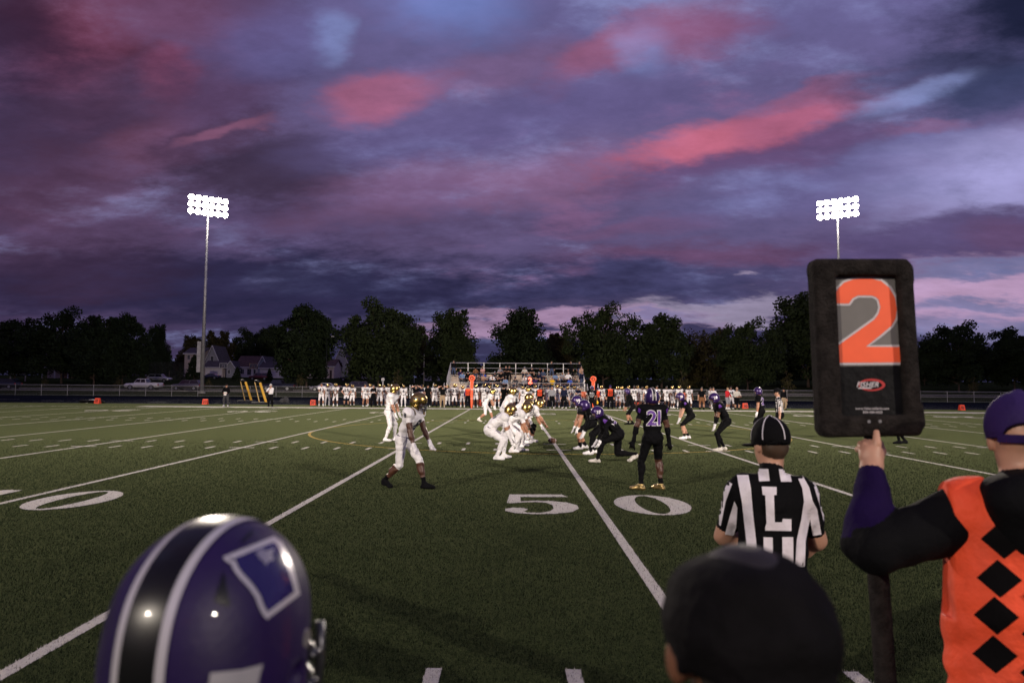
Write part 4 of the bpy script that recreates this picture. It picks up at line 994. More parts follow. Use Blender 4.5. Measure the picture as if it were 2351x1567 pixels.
def hoop(label, px, Y, m):
    p = AT(px, 860, Y); z = hz(Y); t = thing('basketball_hoop', label, 'basketball hoop', (p.x, Y, z)); s = 1.
    MB().tube([(0, .5, -.1), (0, .5, 2.6), (0, .1, 3.2)], .07, 8).build('pole', MBLK_, t)
    MB().box((-.92, 0, 2.85), (.92, .04, 3.95)).build('backboard', mat('board_glass', (.12, .12, .14), .2), t); f = MB()
    for a, b_ in (((-.95, -.02, 2.8), (.95, -.005, 2.9)), ((-.95, -.02, 3.9), (.95, -.005, 4.0)), ((-.95, -.02, 2.9), (-.87, -.005, 3.9)), ((.87, -.02, 2.9), (.95, -.005, 3.9)), ((-.32, -.02, 3.45), (.32, -.005, 3.52)), ((-.32, -.02, 3.02), (-.25, -.005, 3.45)), ((.25, -.02, 3.02), (.32, -.005, 3.45))): f.box(a, b_)
    f.build('board_frame', m, t); MB().tube([(.23*math.cos(k*.524), -.27+.23*math.sin(k*.524), 3.05) for k in range(12)], .02, 5, closed=True).build('rim', MRED, t)
MBLK_ = mat('black_steel', (.015, .015, .016), .5, .5)
hoop('basketball hoop with a white framed board before the garage wing', 512, 168, MTRIM); hoop('basketball hoop with a tan framed board before the white bungalow', 581, 166, mat('tan_paint', (.4, .27, .15), .6))
t = thing('arched_sign', 'dark arched sign board near the far left edge', 'sign', (AT(40, 860, 150).x, 150, hz(150)))
MB().prism([(-2, 1.4)]+[(2*math.cos(R(a)), 1.9+.9*math.sin(R(a))) for a in range(180, -1, -20)]+[(2, 1.4)], -.1, .1).build('board', mat('sign_green', (.02, .035, .03), .6), t); MB().box((-1.8, -.13, 1.42), (1.8, -.102, 1.75)).build('name_strip', MTRIM, t)
for s in (-1.7, 1.5): MB().box((s, .11, -.1), (s+.2, .25, 1.6)).build('post', MTRIM, t)
t = thing('volleyball_net', 'slack net between two white posts beyond the fence', 'net', (AT(925, 870, 160).x, 160, hz(160)))
for x in (-2.2, 2.6): MB().tube([(x, 0, -.1), (x, 0, 2.6)], .06, 6).build('post', MTRIM, t)
mm = MB()
for i in range(9): mm.tube([(-2.2, 0, 1.4+i*.13), (.2, 0, 1.3+i*.13), (2.6, 0, 1.45+i*.13)], .012, 4)
for i in range(24): mm.tube([(-2.1+i*.2, 0, 1.36), (-2.1+i*.2, 0, 2.45)], .012, 4)
mm.build('net', MBLK_, t)
t = thing('practice_cage', 'tall dark chain link cage on the left lawn', 'fence', (AT(335, 860, 165).x, 165, hz(165)))
for i in range(6): MB().tube([(i*2.2, 0, -.1), (i*2.2, 0, 4.2)], .04, 6).build('post', MBLK_, t)
MB().add([(0, -.05, 0), (11, -.05, 0), (11, -.05, 4.2), (0, -.05, 4.2)], [(0, 1, 2, 3)]).build('wire_mesh', MLINK, t)
# ------------------------------------------------------------------ bleachers
MALU = mat('aluminium_plank', (.50, .46, .43), .42, .35, .12, .8); MRAIL = mat('rail_aluminium', (.46, .45, .45), .4, .5); MRISE = mat('riser_warm_lit', (.46, .33, .25), .45, .3, .15, .8)  # riser metal has the warm orange light put into its colour
BX0, BX1 = AT(1030, 880, 75).x, AT(1338, 880, 75).x; BXC = (BX0+BX1)/2; BY = 72.6; BW = BX1-BX0; bz = hz(76)
bl = thing('bleachers', 'aluminium bleachers full of spectators behind the far sideline', 'bleachers', (BXC, BY, bz)); hw = BW/2
WZ = .80; RISE = .29; RUN = .66
MB().box((-hw, 0, WZ-.05), (hw, 1.35, WZ)).build('walkway', MALU, bl, bevel=.01)
for k in range(1, 7):
    y = 1.35+(k-1)*RUN; z = WZ+k*RISE
    MB().box((-hw, y+.02, z-.05), (hw, y+.30, z-.004)).build('foot_plank', MALU, bl); MB().box((-hw, y+.33, z+.39), (hw, y+.60, z+.43)).build('seat_plank', MALU, bl)
    MB().box((-hw, y+.605, z-.0), (hw, y+.63, z+RISE-.06)).build('riser', MRISE, bl)
    for i in range(9):
        x = -hw+.1+i*(BW-.2)/8; MB().box((x-.03, y+.4, z-.0), (x+.03, y+.5, z+.388)).build('seat_bracket', MRAIL, bl)
TOPY = 1.35+6*RUN; TOPZ = WZ+6*RISE
for i in range(9):
    x = -hw+.1+i*(BW-.2)/8
    MB().box((x-.04, .1, -.1), (x+.04, .18, WZ-.05)).build('support_leg', MRAIL, bl); MB().box((x-.04, TOPY+.02, -.1), (x+.04, TOPY+.1, TOPZ+1.55)).build('back_post', MRAIL, bl)
    MB().tube([(x, .14, .1), (x, TOPY, TOPZ-.25)], .04, 6).build('brace', MRAIL, bl)
MB().tube([(-hw, TOPY+.06, TOPZ+1.52), (hw, TOPY+.06, TOPZ+1.52)], .045, 6).build('back_rail', MRAIL, bl); MB().tube([(-hw, TOPY+.06, TOPZ+.95), (hw, TOPY+.06, TOPZ+.95)], .03, 6).build('back_rail', MRAIL, bl)
for z in (WZ+.55, WZ+1.07): MB().tube([(-hw, .06, z), (hw, .06, z)], .035, 6).build('front_rail', MRAIL, bl)
for i in range(10): MB().tube([(-hw+i*BW/9, .06, WZ-.05), (-hw+i*BW/9, .06, WZ+1.07)], .03, 6).build('rail_post', MRAIL, bl)
for s in (-1, 1):
    x = s*(hw+.06)
    for dz in (.35, .75, 1.15, 1.52): MB().tube([(x, 1.2, WZ+dz), (x, TOPY+.06, TOPZ+dz)], .032, 6).build('side_rail', MRAIL, bl)
    for k in range(0, 7): y = 1.2+k*(TOPY-1.2)/6; MB().tube([(x, y, WZ+(y-1.2)/(TOPY-1.2)*(TOPZ-WZ)-.1), (x, y, WZ+(y-1.2)/(TOPY-1.2)*(TOPZ-WZ)+1.52)], .03, 6).build('side_post', MRAIL, bl)
for s in (-1, 1):
    for k in range(5): MB().box((s*(hw+.9)-.55, -.25-.28*(4-k)+1.2, k*.17), (s*(hw+.9)+.55, .03-.28*(4-k)+1.2, k*.17+.05)).build('stair_tread', MALU, bl)
    MB().box((s*(hw+.48)-.45*0-.45, 1.23, WZ-.05), (s*(hw+.48)+.95*.5, 1.34, WZ)).build('stair_landing', MALU, bl)
    for xo in (.34, 1.46): MB().tube([(s*(hw+xo), -.15, .0), (s*(hw+xo), -.15, 1.0), (s*(hw+xo), 1.2, WZ+1.0), (s*(hw+xo), 1.2, -.05)], .03, 6).build('stair_rail', MRAIL, bl)
for x in (-.13*BW*2.2, .0, .33*BW): MB().tube([(x, 1.3, WZ), (x, 1.3, WZ+.95), (x, 3.2, WZ+1.95), (x, 3.2, WZ+RISE*3)], .028, 6).build('aisle_rail', MRAIL, bl)
# ------------------------------------------------------------------ sideline furniture
MOR = mat('marker_orange', (.80, .06, .015), .5, 0, .05, 4, emit=.0); MORP = mat('pad_orange', (.85, .12, .04), .6, 0, .06, 4, .2, 30)
def yard_marker(k, s, label, Y=59.3):
    x = X50+k*10*YD; t = thing('yard_marker', label, 'yard marker', (x, Y, 0), 0, 'orange yard markers along the far sideline'); w = .21
    MB().add([(-w, -.2, 0), (w, -.2, 0), (w, .2, 0), (-w, .2, 0), (-w*.92, -.07, .46), (w*.92, -.07, .46), (w*.92, .07, .46), (-w*.92, .07, .46)], [(3, 2, 1, 0), (4, 5, 6, 7), (0, 1, 5, 4), (1, 2, 6, 5), (2, 3, 7, 6), (3, 0, 4, 7)]).build('block', MOR, t)
    V, F = text2d(s, .26, .03, .14, .05); n_ = Vector((0, -.46, .13)).normalized()
    link('numeral', pyd('numeral', [(a*.85, -.2+.13*(b_+.23)/.46-.006, .23+b_) for a, b_ in V], F), t, [mat('marker_ink', (.08, .005, .004), .6)])
for k, s, lb in ((-5, '0', 'orange yard marker at the far left edge'), (-4, '10', 'orange yard marker reading 10 on the left'), (-3, '20', 'orange yard marker reading 20'), (-2, '30', 'orange yard marker reading 30 left of the white team'), (1, '40', 'orange yard marker reading 40 among the sideline players'), (2, '30', 'orange yard marker reading 30 by the boy in the grey sweatshirt'), (4, '10', 'orange yard marker reading 10 right of the down marker')): yard_marker(k, s, lb)
def vault_standard(label, px, pb, Y, lean):
    p = AT(px, pb, Y); t = thing('padded_standard', label, 'padded stand', (p.x, Y, hz(Y)))
    MB().box((-1.3, -.25, 0), (.35, .25, .08)).build('base', MBLK_, t, bevel=.02); tp = (-lean, 0, 1.85)
    MB().tube([(0, 0, .06), tp], .115, 8).build('pad', mat('pad_yellow', (.62, .34, .02), .55, 0, .08, 3), t); MB().tube([(-.62, 0, .06), (-lean-.5, 0, 1.95)], .05, 8).build('rail', mat('rail_yellow', (.40, .27, .08), .5, 0, .2, 3), t)
    MB().tube([(-lean-.5, 0, 1.95), (-lean-.28, 0, 2.03), (-lean+.02, 0, 1.82)], .10, 8).build('head', MBLK_, t, True)
vault_standard('yellow padded leaning stand left of the pair', 577, 920, 68, .62); vault_standard('yellow padded leaning stand beside the coach in the white jacket', 611, 927, 64, .62)
def lumpy(name, label, cat, c, r, m, seed):
    B = Body(); g = np.random.default_rng(seed)
    for i in range(12): a = g.random(3)-.5; B.ell((a[0]*2*r[0]*.8, a[1]*2*r[1]*.7, .03+abs(a[2])*r[2]), (r[0]*.34, r[1]*.5, r[2]*.45), int(g.random() < .25), .06)
    V, F = B.mesh(.035, 0.0); o = link(name, npmesh(name, V, F, B.faces_mat(V[F].mean(1))), None, m, c); tag(o, label, cat); return o
turf_fibres()
# ================================================================== PEOPLE ON THE FIELD
def person(label, base, po, mats, h=.012, hel=None, pads=True, num=None, group=None, cat=None, fingers=True, hair=1, bulk=1., trouser=False, lo=False, numcol=None, hnum=None, hside=1, capm=None, extra=None, zmin=None, fold=.006):
    B, hc, Mh, J = figure(po, pads, bool(hel), fingers, bulk, trouser, hair)
    if extra: extra(B, J, hc, Mh)
    if fold: B.wr = (fold, len(label), hc, .11)
    o = link('person', body_mesh(B, h, 'person', zmin), None, (), base); setmats(o, mats, SKIN['l']); tag(o, label, cat or 'person', group)
    if hel: helmet(o, hc, Mh, hel, J['S'], lo, hnum, hside)
    if capm: cap(o, hc, Mh, capm, J['S'])
    for s, side, hh, cols in (num or ()):
        for (off, m, lift) in cols:
            V, F = text2d(s, hh, off, .14, .07 if off < .05 else .0); sg = 1 if side == 'back' else -1
            c = J['ch']-J['up']*.05-J['fwd']*.5*sg; P = c+np.outer(-V[:, 0]*sg, J['lat'])+np.outer(V[:, 1], J['up']); decal('jersey_number', B.field, P, np.tile(J['fwd']*sg, (len(V), 1)), F, m, o, lift)
    o['J'] = 0; del o['J']
    return o, B, hc, Mh, J
NUMW = [(.055, MWP, .003), (.02, MPP, .006)]; NUMB = [(.03, MDK, .004)]
CL['goldshoe'] = mat('gold_shoe', (.40, .29, .12), .35, .7, .2, 20)
WH = lambda **k: outfit(**{**dict(top='white', pnt='white', soc='white', sho='white'), **k})
BK = lambda **k: outfit(**{**dict(top='black', pnt='black', kne='black', shn='black', soc='black', sho='white'), **k})
# white offence -------------------------------------------------------
WRP = dict(face=-22, pel=(.0, 0, .875), lean=28, hp=16, hy=8, H=1.82, fL=(.37, .10, 4, 0), fR=(-.36, -.06, -8, .05), kR=(1, -.1, .5), wL=(.44, .17, .78), wR=(.34, -.24, .77), eL=(-1, .3, 0), eR=(-1, -.3, 0), pnt=.80, slv=.5)
o, B, hc, Mh, J = person('receiver in white with gold helmet and bare dark legs, nearest the camera', tuple(G(926, 1120)), WRP,
    WH(skin='d', ual='skin', far='skin', hnd='white', kne='white', shn='skin', soc='black', sho='black', blt='navy'), .0095, 'gold', num=[('8', 'front', .24, NUMB)], group='offence players in white')
for sg in (1, -1):                                           # shoulder stripes and the numeral on the sleeve
    c = J['shc']+J['lat']*sg*.16
    for w0, w1, m in ((-.035, -.012, MDK), (-.011, .005, CL['gold']), (.006, .026, MDK)):
        P = []; D = []; F = []
        for i in range(13):
            a = R(-75+i*150/12)
            for w in (w0, w1): d = J['up']*math.cos(a)+J['fwd']*math.sin(a); P.append(c+J['lat']*sg*w+d*.35); D.append(-d)
        decal('shoulder_stripe', B.field, P, D, [(2*i, 2*i+1, 2*i+3, 2*i+2) for i in range(12)], m, o, .004)
V, F = text2d('8', .085); c = J['shc']-J['lat']*.55-J['up']*.03; decal('sleeve_number', B.field, c+np.outer(V[:, 0], J['fwd'])+np.outer(V[:, 1], J['up']), np.tile(J['lat'], (len(V), 1)), F, MDK, o, .004)
person('quarterback in white standing upright behind the line, left of the others', tuple(G(892, 1012)), dict(face=-8, pel=(0, 0, .93), lean=16, hp=12, H=1.86, fL=(.14, .14, 4, 0), fR=(-.06, -.14, -4, 0), wL=(.30, .13, .86), wR=(.28, -.15, .80), eL=(-1, .4, 0), eR=(-1, -.4, 0), slv=.8), WH(skin='t', shn='white', blt='navy', hnd='white', kne='white'), .012, 'gold', num=[('8', 'front', .22, NUMB)], group='offence players in white')
person('running back in white with bare calves, foremost in the backfield', tuple(G(1117, 968)), dict(face=0, pel=(-.08, 0, .86), lean=40, hp=8, H=1.84, fL=(.30, .14, 0, 0), fR=(-.40, -.10, 0, .07), wL=(.42, .16, .66), wR=(.38, -.20, .66), eL=(-.6, .8, 0), eR=(-.6, -.8, 0), kR=(1, -.1, .4), pnt=.8), WH(skin='t', hnd='white', kne='white', sho='bone'), .014, 'gold', lo=True, num=[('25', 'back', .24, NUMB)], group='offence players in white')
person('running back in white with dark arms and long dark hair', (AT(1160, 950, 26.5).x, 26.5, 0), dict(face=4, pel=(-.05, 0, .88), lean=34, hp=10, H=1.90, fL=(.22, .18, 0, 0), fR=(-.12, -.18, 0, 0), wL=(.36, .2, .62), wR=(.34, -.2, .60), eL=(-.8, .4, 0), eR=(-.8, -.4, 0)), WH(skin='d', hnd='white', blt='navy', shn='white'), .013, 'gold', num=[('1', 'back', .24, NUMB)], bulk=1.08, group='offence players in white')
person('far receiver in white leaning forward near the far sideline', (AT(1204, 930, 40).x, 40, 0), dict(face=-6, pel=(-.04, 0, .88), lean=24, hp=4, H=1.84, fL=(.26, .14, 0, 0), fR=(-.25, -.12, 0, .04), wL=(.26, .2, .74), wR=(.22, -.2, .72), eL=(-.8, .4, 0), eR=(-.8, -.4, 0)), WH(skin='d', hnd='white'), .016, 'gold', lo=True, group='offence players in white')
CR = dict(face=0, pel=(-.24, 0, .70), lean=60, hp=6, H=1.86, fL=(.10, .20, 8, 0), fR=(-.06, -.20, -6, 0), wL=(.40, .2, .34), wR=(.34, -.2, .30), eL=(-.7, .5, 0), eR=(-.7, -.5, 0), slv=.75)
person('nearest lineman in white crouching with both gloves low', tuple(G(1146, 1053)), CR, WH(skin='t', ual='skin', far='white', hnd='white', shn='white', kne='white', blt='navy'), .011, 'gold', bulk=1.12, group='offence players in white', num=[('71', 'back', .24, NUMB)])
person('second lineman in white with one hand on the turf', (AT(1180, 1000, 19.6).x, 19.6, 0), {**CR, 'pel': (-.20, 0, .72), 'lean': 66, 'wR': (.52, -.10, .13), 'wL': (.30, .2, .42), 'H': 1.9}, WH(skin='t', hnd='white', shn='white', frr='skin', kne='white'), .012, 'gold', bulk=1.1, group='offence players in white')
person('third lineman in white, helmet just showing behind the nearest two', (AT(1192, 990, 21.2).x, 21.2, 0), {**CR, 'lean': 58, 'H': 1.9, 'wR': (.42, -.1, .3)}, WH(skin='m', hnd='black', shn='white', kne='white'), .013, 'gold', lo=True, bulk=1.1, group='offence players in white')
person('centre in white bending down with a hand on the ball', (AT(1209, 1000, 22.7).x, 22.7, 0), {**CR, 'pel': (-.12, 0, .74), 'lean': 64, 'H': 1.9, 'fL': (.16, .24, 8, 0), 'fR': (-.02, -.24, -6, 0), 'wL': (.50, .16, .40), 'wR': (.76, -.02, .27), 'eR': (-.4, -.5, .2), 'hp': 0}, WH(skin='t', hnd='white', hnr='skin', kne='black', shn='skin'), .012, 'gold', bulk=1.12, group='offence players in white', num=[('57', 'back', .24, NUMB)])
person('farthest lineman in white, lowered head behind the centre', (AT(1196, 990, 25).x, 25, 0), {**CR, 'lean': 52, 'H': 1.92, 'pel': (-.2, 0, .78)}, WH(skin='l', hnd='white', shn='white'), .014, 'gold', lo=True, bulk=1.08, group='offence players in white')
# football ------------------------------------------------------------
bp = G(1268, 1017); B = Body(); B.cap((-.07, 0, 0), (.07, 0, 0), .062, .062, 0, .05); B.ell((0, 0, 0), (.145, .085, .085), 0, .03)
V, F = B.mesh(.012); fb = link('football', npmesh('football', V, F), None, [mat('pebbled_leather', (.11, .045, .025), .6, 0, .15, 20, .3, 80)], (bp.x, bp.y, .088)); tag(fb, 'brown leather football under the hand of the centre', 'football'); fb.rotation_euler = (0, .12, .25)
m = MB()
for x in (-.09, .09): m.tube([(x, .073*math.cos(a*.3927), .073*math.sin(a*.3927)) for a in range(16)], .006, 4, closed=True)
m.build('stripe', MWP, fb); MB().box((-.045, -.008, .084), (.045, .008, .092)).build('laces', MWP, fb)
# dark defence --------------------------------------------------------
DG = 'defence players in black and purple'
o, B, hc, Mh, J = person('defender number 21 in black seen from behind in gold shoes', tuple(G(1499, 1124)), dict(face=92, pel=(0, .0, .94), lean=4, hp=4, hy=6, H=1.80, fL=(-.02, .22, 62, .0), fR=(.05, -.16, 40, 0), kL=(1, .4, 0), kR=(1, -.1, 0), wL=(.0, .37, .80), wR=(.06, -.32, .84), eL=(-.6, .9, 0), eR=(-.6, -.9, 0), pnt=.86, slv=.55, twist=0),
    BK(skin='d', ual='skin', far='black', hnd='black', kne='black', shn='black', knr='skin', shr='skin', soc='black', sho='goldshoe'), .0095, 'purple', num=[('21', 'back', .26, NUMW)], group=DG)
o.children[0].name = 'helmet'
for sg in (1, -1):
    Vq, Fq = gridpoly([(.01, .02), (.05, .05), (.06, -.02), (.02, -.05)], 4); c = J['shc']+J['lat']*sg*.22-J['up']*.02-J['fwd']*.5; P = c+np.outer([a for a, _ in Vq], J['lat']*sg)+np.outer([b_ for _, b_ in Vq], J['up']); decal('shoulder_patch', B.field, P, np.tile(J['fwd'], (len(Vq), 1)), Fq, MPP, o, .004)
def purple_patch(o, B, J):
    for sg in (1, -1):
        Vq, Fq = gridpoly([(-.05, -.05), (.06, -.03), (.03, .05), (-.02, .06)], 4); c = J['shc']+J['lat']*sg*.6-J['up']*.01; P = c+np.outer([a for a, _ in Vq], J['fwd'])+np.outer([b_ for _, b_ in Vq], J['up']); decal('shoulder_patch', B.field, P, np.tile(-J['lat']*sg, (len(Vq), 1)), Fq, MPP, o, .004)
q = person('defensive lineman in black kneeling in a deep stance with white and black shoes', tuple(G(1410, 1060)), dict(face=180, pel=(-.10, 0, .66), lean=58, hp=4, H=1.86, fL=(.42, .16, 0, 0), fR=(-.52, -.05, 0, .10), kR=(.6, -.1, -1), wL=(.36, .18, .47), wR=(.40, -.16, .46), eL=(-.8, .2, 0), eR=(-.8, -.2, 0)), BK(skin='m', ual='black', far='black', hnd='white', sho='bone'), .011, 'purple', bulk=1.12, num=[('37', 'back', .26, NUMW)], hnum='37', hside=1, group=DG); purple_patch(q[0], q[1], q[4])
q = person('defensive lineman number 90 in black with bare forearms, leftmost of the defence', tuple(G(1340, 1030)), dict(face=182, pel=(-.22, 0, .72), lean=44, hp=10, H=1.92, fL=(.12, .2, 4, 0), fR=(-.08, -.2, -4, 0), wL=(.22, .22, .46), wR=(.26, -.2, .50), eL=(-.7, .5, 0), eR=(-.7, -.5, 0)), BK(skin='t', ual='skin', far='skin', hnd='white', shn='skin', kne='black'), .012, 'purple', bulk=1.15, hnum='90', hside=1, group=DG); purple_patch(q[0], q[1], q[4])
person('defensive lineman in black bent double behind the kneeling lineman', (AT(1368, 1000, 19.2).x, 19.2, 0), dict(face=180, pel=(-.24, 0, .80), lean=66, hp=4, H=1.9, fL=(.16, .2, 4, 0), fR=(.0, -.2, -4, 0), wL=(.40, .2, .34), wR=(.36, -.2, .38), eL=(-.7, .5, 0), eR=(-.7, -.5, 0)), BK(skin='d', ual='black', far='black', hnd='white'), .013, 'purple', bulk=1.12, lo=True, group=DG)
q = person('linebacker in black with pale bare legs and white shoes', tuple(G(1577, 1007)), dict(face=180, pel=(-.14, 0, .80), lean=38, hp=10, H=1.86, fL=(.12, .16, 6, 0), fR=(-.10, -.16, -6, 0), wL=(.30, .18, .64), wR=(.22, -.2, .62), eL=(-.8, .3, 0), eR=(-.8, -.3, 0), pnt=.88), BK(skin='l', ual='skin', far='skin', hnd='white', shn='skin', kne='black'), .012, 'purple', hnum='33', group=DG); purple_patch(q[0], q[1], q[4])
q = person('linebacker in black with long dark hair and tights, hands near his knees', tuple(G(1658, 1034)), dict(face=176, pel=(-.12, 0, .84), lean=34, hp=12, H=1.84, fL=(.10, .15, 6, 0), fR=(-.10, -.15, -6, 0), wL=(.24, .18, .70), wR=(.16, -.2, .68), eL=(-.8, .3, 0), eR=(-.8, -.3, 0)), BK(skin='m', ual='skin', far='black', hnd='white', sho='bone'), .012, 'purple', hnum='20', group=DG,
    extra=lambda B, J, hc, Mh: B.cap(hc-Mh[:, 0]*.09-Mh[:, 2]*.08, J['shc']-J['fwd']*.13-J['up']*.05, .075, .05, HAI, .03)); purple_patch(q[0], q[1], q[4])
person('cornerback in black bending forward near the far hash marks', tuple(G(1448, 974)), dict(face=178, pel=(-.10, 0, .86), lean=26, hp=8, H=1.84, fL=(.12, .14, 6, 0), fR=(-.12, -.14, -6, 0), wL=(.24, .2, .74), wR=(.26, -.2, .76), eL=(-.8, .3, 0), eR=(-.8, -.3, 0), pnt=.9), BK(skin='t', ual='black', far='black', hnd='skin', shn='skin', sho='black'), .015, 'purple', lo=True, group=DG)
person('defender number 19 in black with yellow socks facing the camera', (AT(1359, 930, 43).x, 43, 0), dict(face=-95, pel=(0, 0, .92), lean=4, hp=4, H=1.84, fL=(0, .2, 20, 0), fR=(0, -.2, -20, 0), wL=(.1, .32, .86), wR=(.1, -.32, .86)), BK(skin='d', ual='skin', far='skin', hnd='yellow', shn='skin', soc='yellow', sho='black'), .016, 'purple', lo=True, num=[('19', 'front', .28, [(.055, MWP, .004), (.02, MDK, .008)])], group=DG)
person('defender in black walking left beside the far official', (AT(1747, 920, 27).x, 27, 0), dict(face=150, pel=(0, 0, .92), lean=8, hp=6, H=1.84, fL=(.15, .12, 0, 0), fR=(-.18, -.12, 0, .03), wL=(.1, .3, .80), wR=(.05, -.3, .80)), BK(skin='t', ual='skin', far='skin', hnd='white', sho='black'), .014, 'purple', lo=True, num=[('23', 'back', .28, NUMW)], group=DG)
person('defender in black whose black shoes show below the down marker', tuple(G(2071, 1018)), dict(face=176, pel=(0, 0, .90), lean=14, hp=6, H=1.84, fL=(.14, .12, 0, 0), fR=(-.16, -.12, 0, .0), wL=(.15, .28, .80), wR=(.1, -.3, .80)), BK(skin='m', ual='skin', far='skin', hnd='white', sho='black', shn='black'), .014, 'purple', lo=True, group=DG)
# officials -----------------------------------------------------------
def stripes(o, B, J, side, n=7, w=.024, z0=-.05, z1=.34):
    sg = 1 if side == 'back' else -1
    for i in range(n):
        u0 = (i-(n-1)/2)*w*2.0; V, F = gridpoly([(u0-w/2, z0), (u0+w/2, z0), (u0+w/2, z1), (u0-w/2, z1)], 6); V = np.array(V)
        c = J['pel']+J['up']*.12-J['fwd']*.5*sg; P = c+np.outer(V[:, 0], J['lat'])+np.outer(V[:, 1], J['up']); decal('shirt_stripe', B.field, P, np.tile(J['fwd']*sg, (len(V), 1)), F, CL['white'], o, .004, .012, True)
OFF = dict(top='black', ual='skin', pnt='black', kne='black', shn='black', sho='black', soc='black')
o, B, hc, Mh, J = person('official in striped shirt and black cap beside the walking defender', (AT(1789, 920, 24).x, 24, 0), dict(face=165, pel=(0, 0, .92), lean=3, hp=5, H=1.82, wR=(.0, -.26, .80), wL=(.02, .26, .80), slv=.75), outfit(**OFF, skin='l'), .013, None, pads=False, trouser=True, capm=CL['black'], group='officials in striped shirts')
stripes(o, B, J, 'back'); sg = -1
for i in range(5):
    V, F = gridpoly([(-.12+i*.05, -.42), (-.095+i*.05, -.42), (-.095+i*.05, .1), (-.12+i*.05, .1)], 6); V = np.array(V); c = J['shc']+J['lat']*.6; decal('shirt_stripe', B.field, c+np.outer(V[:, 0], J['fwd'])+np.outer(V[:, 1], J['up']), np.tile(-J['lat'], (len(V), 1)), F, CL['white'], o, .004, .012, True)
o, B, hc, Mh, J = person('official in striped shirt on the far sideline under the red lit numeral', (AT(1217, 930, 53.5).x, 53.5, 0), dict(face=-90, lean=2), outfit(**OFF, skin='l'), .018, None, pads=False, trouser=True, capm=CL['black'], group='officials in striped shirts', fingers=False); stripes(o, B, J, 'front')
# ------------------------------------------------------------------ the line judge in front: striped shirt with an L
LB = (AT(1774, 1200, 3.62).x, 3.62, 0.)
def collar(B, J, hc, Mh): n = J['shc']+J['up']*.055; B.cap(n-J['up']*.012, n+J['up']*.03, .068, .062, HNR, .006)
o, B, hc, Mh, J = person('line judge in black and white striped shirt with a large L, seen from behind', LB, dict(face=77, H=1.70, lean=3, hp=4, hy=30, wL=(.27, .05, 1.03), wR=(.27, -.05, 1.02), eL=(-.35, 1, -.15), eR=(-.35, -1, -.15), slv=.80, fL=(0, .14, 5, 0), fR=(0, -.14, -5, 0)),
    {**outfit(**{**OFF, 'hair': 'brown'}, skin='l'), HNR: CL['black']}, .0065, None, pads=False, fingers=False, trouser=True, bulk=1.06, group='officials in striped shirts', extra=collar)
M_LW = cloth('stripe_white', (.70, .66, .72))
LPOLY = [[(1739, 1075), (1764, 1076), (1767, 1103), (1743, 1104)], [(1788, 1076), (1812, 1077), (1818, 1105), (1793, 1105)],
 [(1690, 1080), (1715, 1073), (1724, 1120), (1729, 1180), (1736, 1240), (1740, 1300), (1718, 1300), (1713, 1238), (1703, 1150)], [(1826, 1082), (1842, 1090), (1858, 1118), (1866, 1150), (1860, 1190), (1850, 1240), (1848, 1300), (1826, 1300), (1829, 1240), (1840, 1190), (1846, 1150), (1842, 1120)],
 [(1749, 1116), (1783, 1117), (1783, 1135), (1777, 1136), (1779, 1198), (1796, 1198), (1797, 1190), (1817, 1191), (1817, 1218), (1757, 1217), (1757, 1209), (1760, 1200), (1757, 1136), (1751, 1135)],
 [(1753, 1232), (1774, 1233), (1775, 1300), (1754, 1300)], [(1796, 1232), (1821, 1232), (1822, 1300), (1797, 1300)]]
for i, P_ in enumerate(LPOLY): pxdecal('letter_L' if i == 4 else 'shirt_stripe', B.field, P_, M_LW, o, LB, 14 if i in (2, 3) else 9, .0065, 2.5)
V, F = text2d('S', .034, .02, .0); c = np.array([AT(1779, 1082, 3.3).x-LB[0], -1., AT(1779, 1082, 3.42).z]); decal('shirt_logo', B.field, c+np.outer(V[:, 0], [1, 0, 0])+np.outer(V[:, 1], [0, 0, 1]), np.tile([0, 1., 0], (len(V), 1)), F, M_LW, o, .0065)
for P_ in ([(1671, 1104), (1681, 1110), (1666, 1150), (1655, 1206), (1641, 1200), (1652, 1150)], [(1686, 1150), (1693, 1165), (1690, 1210), (1684, 1229), (1664, 1226), (1674, 1190)], [(1866, 1106), (1873, 1112), (1893, 1160), (1907, 1213), (1897, 1219), (1884, 1165)], [(1866, 1150), (1876, 1168), (1886, 1226), (1866, 1229), (1860, 1190)]): pxdecal('sleeve_stripe', B.field, P_, M_LW, o, LB, 8, .0065, 2.5)
def cap_near(o, hc, Mh, S_, m, h=.0055, back=False, name='cap'):
    C = cap_body()
    if back: C.ell((-.115, 0, .0), (.05, .06, .052), 0, .008, None, True)
    V, F = C.mesh(h); c = link(name, npmesh(name, V, F), o, [m]); c.matrix_local = Matrix.Translation(Vector(hc)) @ Matrix(Mh.tolist()).to_4x4() @ Matrix.Scale(S_*1.06, 4); return c, C
c, C = cap_near(o, hc, Mh, J['S'], CL['black'])
P = []; 
for az in (0, 60, 120):
    Pp = []; D = []; Ff = []
    for i in range(41):
        th = R(8+i*164/40); dd = np.array([math.cos(R(az))*math.cos(th), math.sin(R(az))*math.cos(th), math.sin(th)]); tt = np.array([-math.sin(R(az)), math.cos(R(az)), 0])
        for w in (-.0028, .0028): Pp.append(np.array([-.008, 0, .02])+dd*.3+tt*w); D.append(-dd)
    decal('piping', C.field, Pp, D, [(2*i, 2*i+1, 2*i+3, 2*i+2) for i in range(40)], M_LW, c, .002)
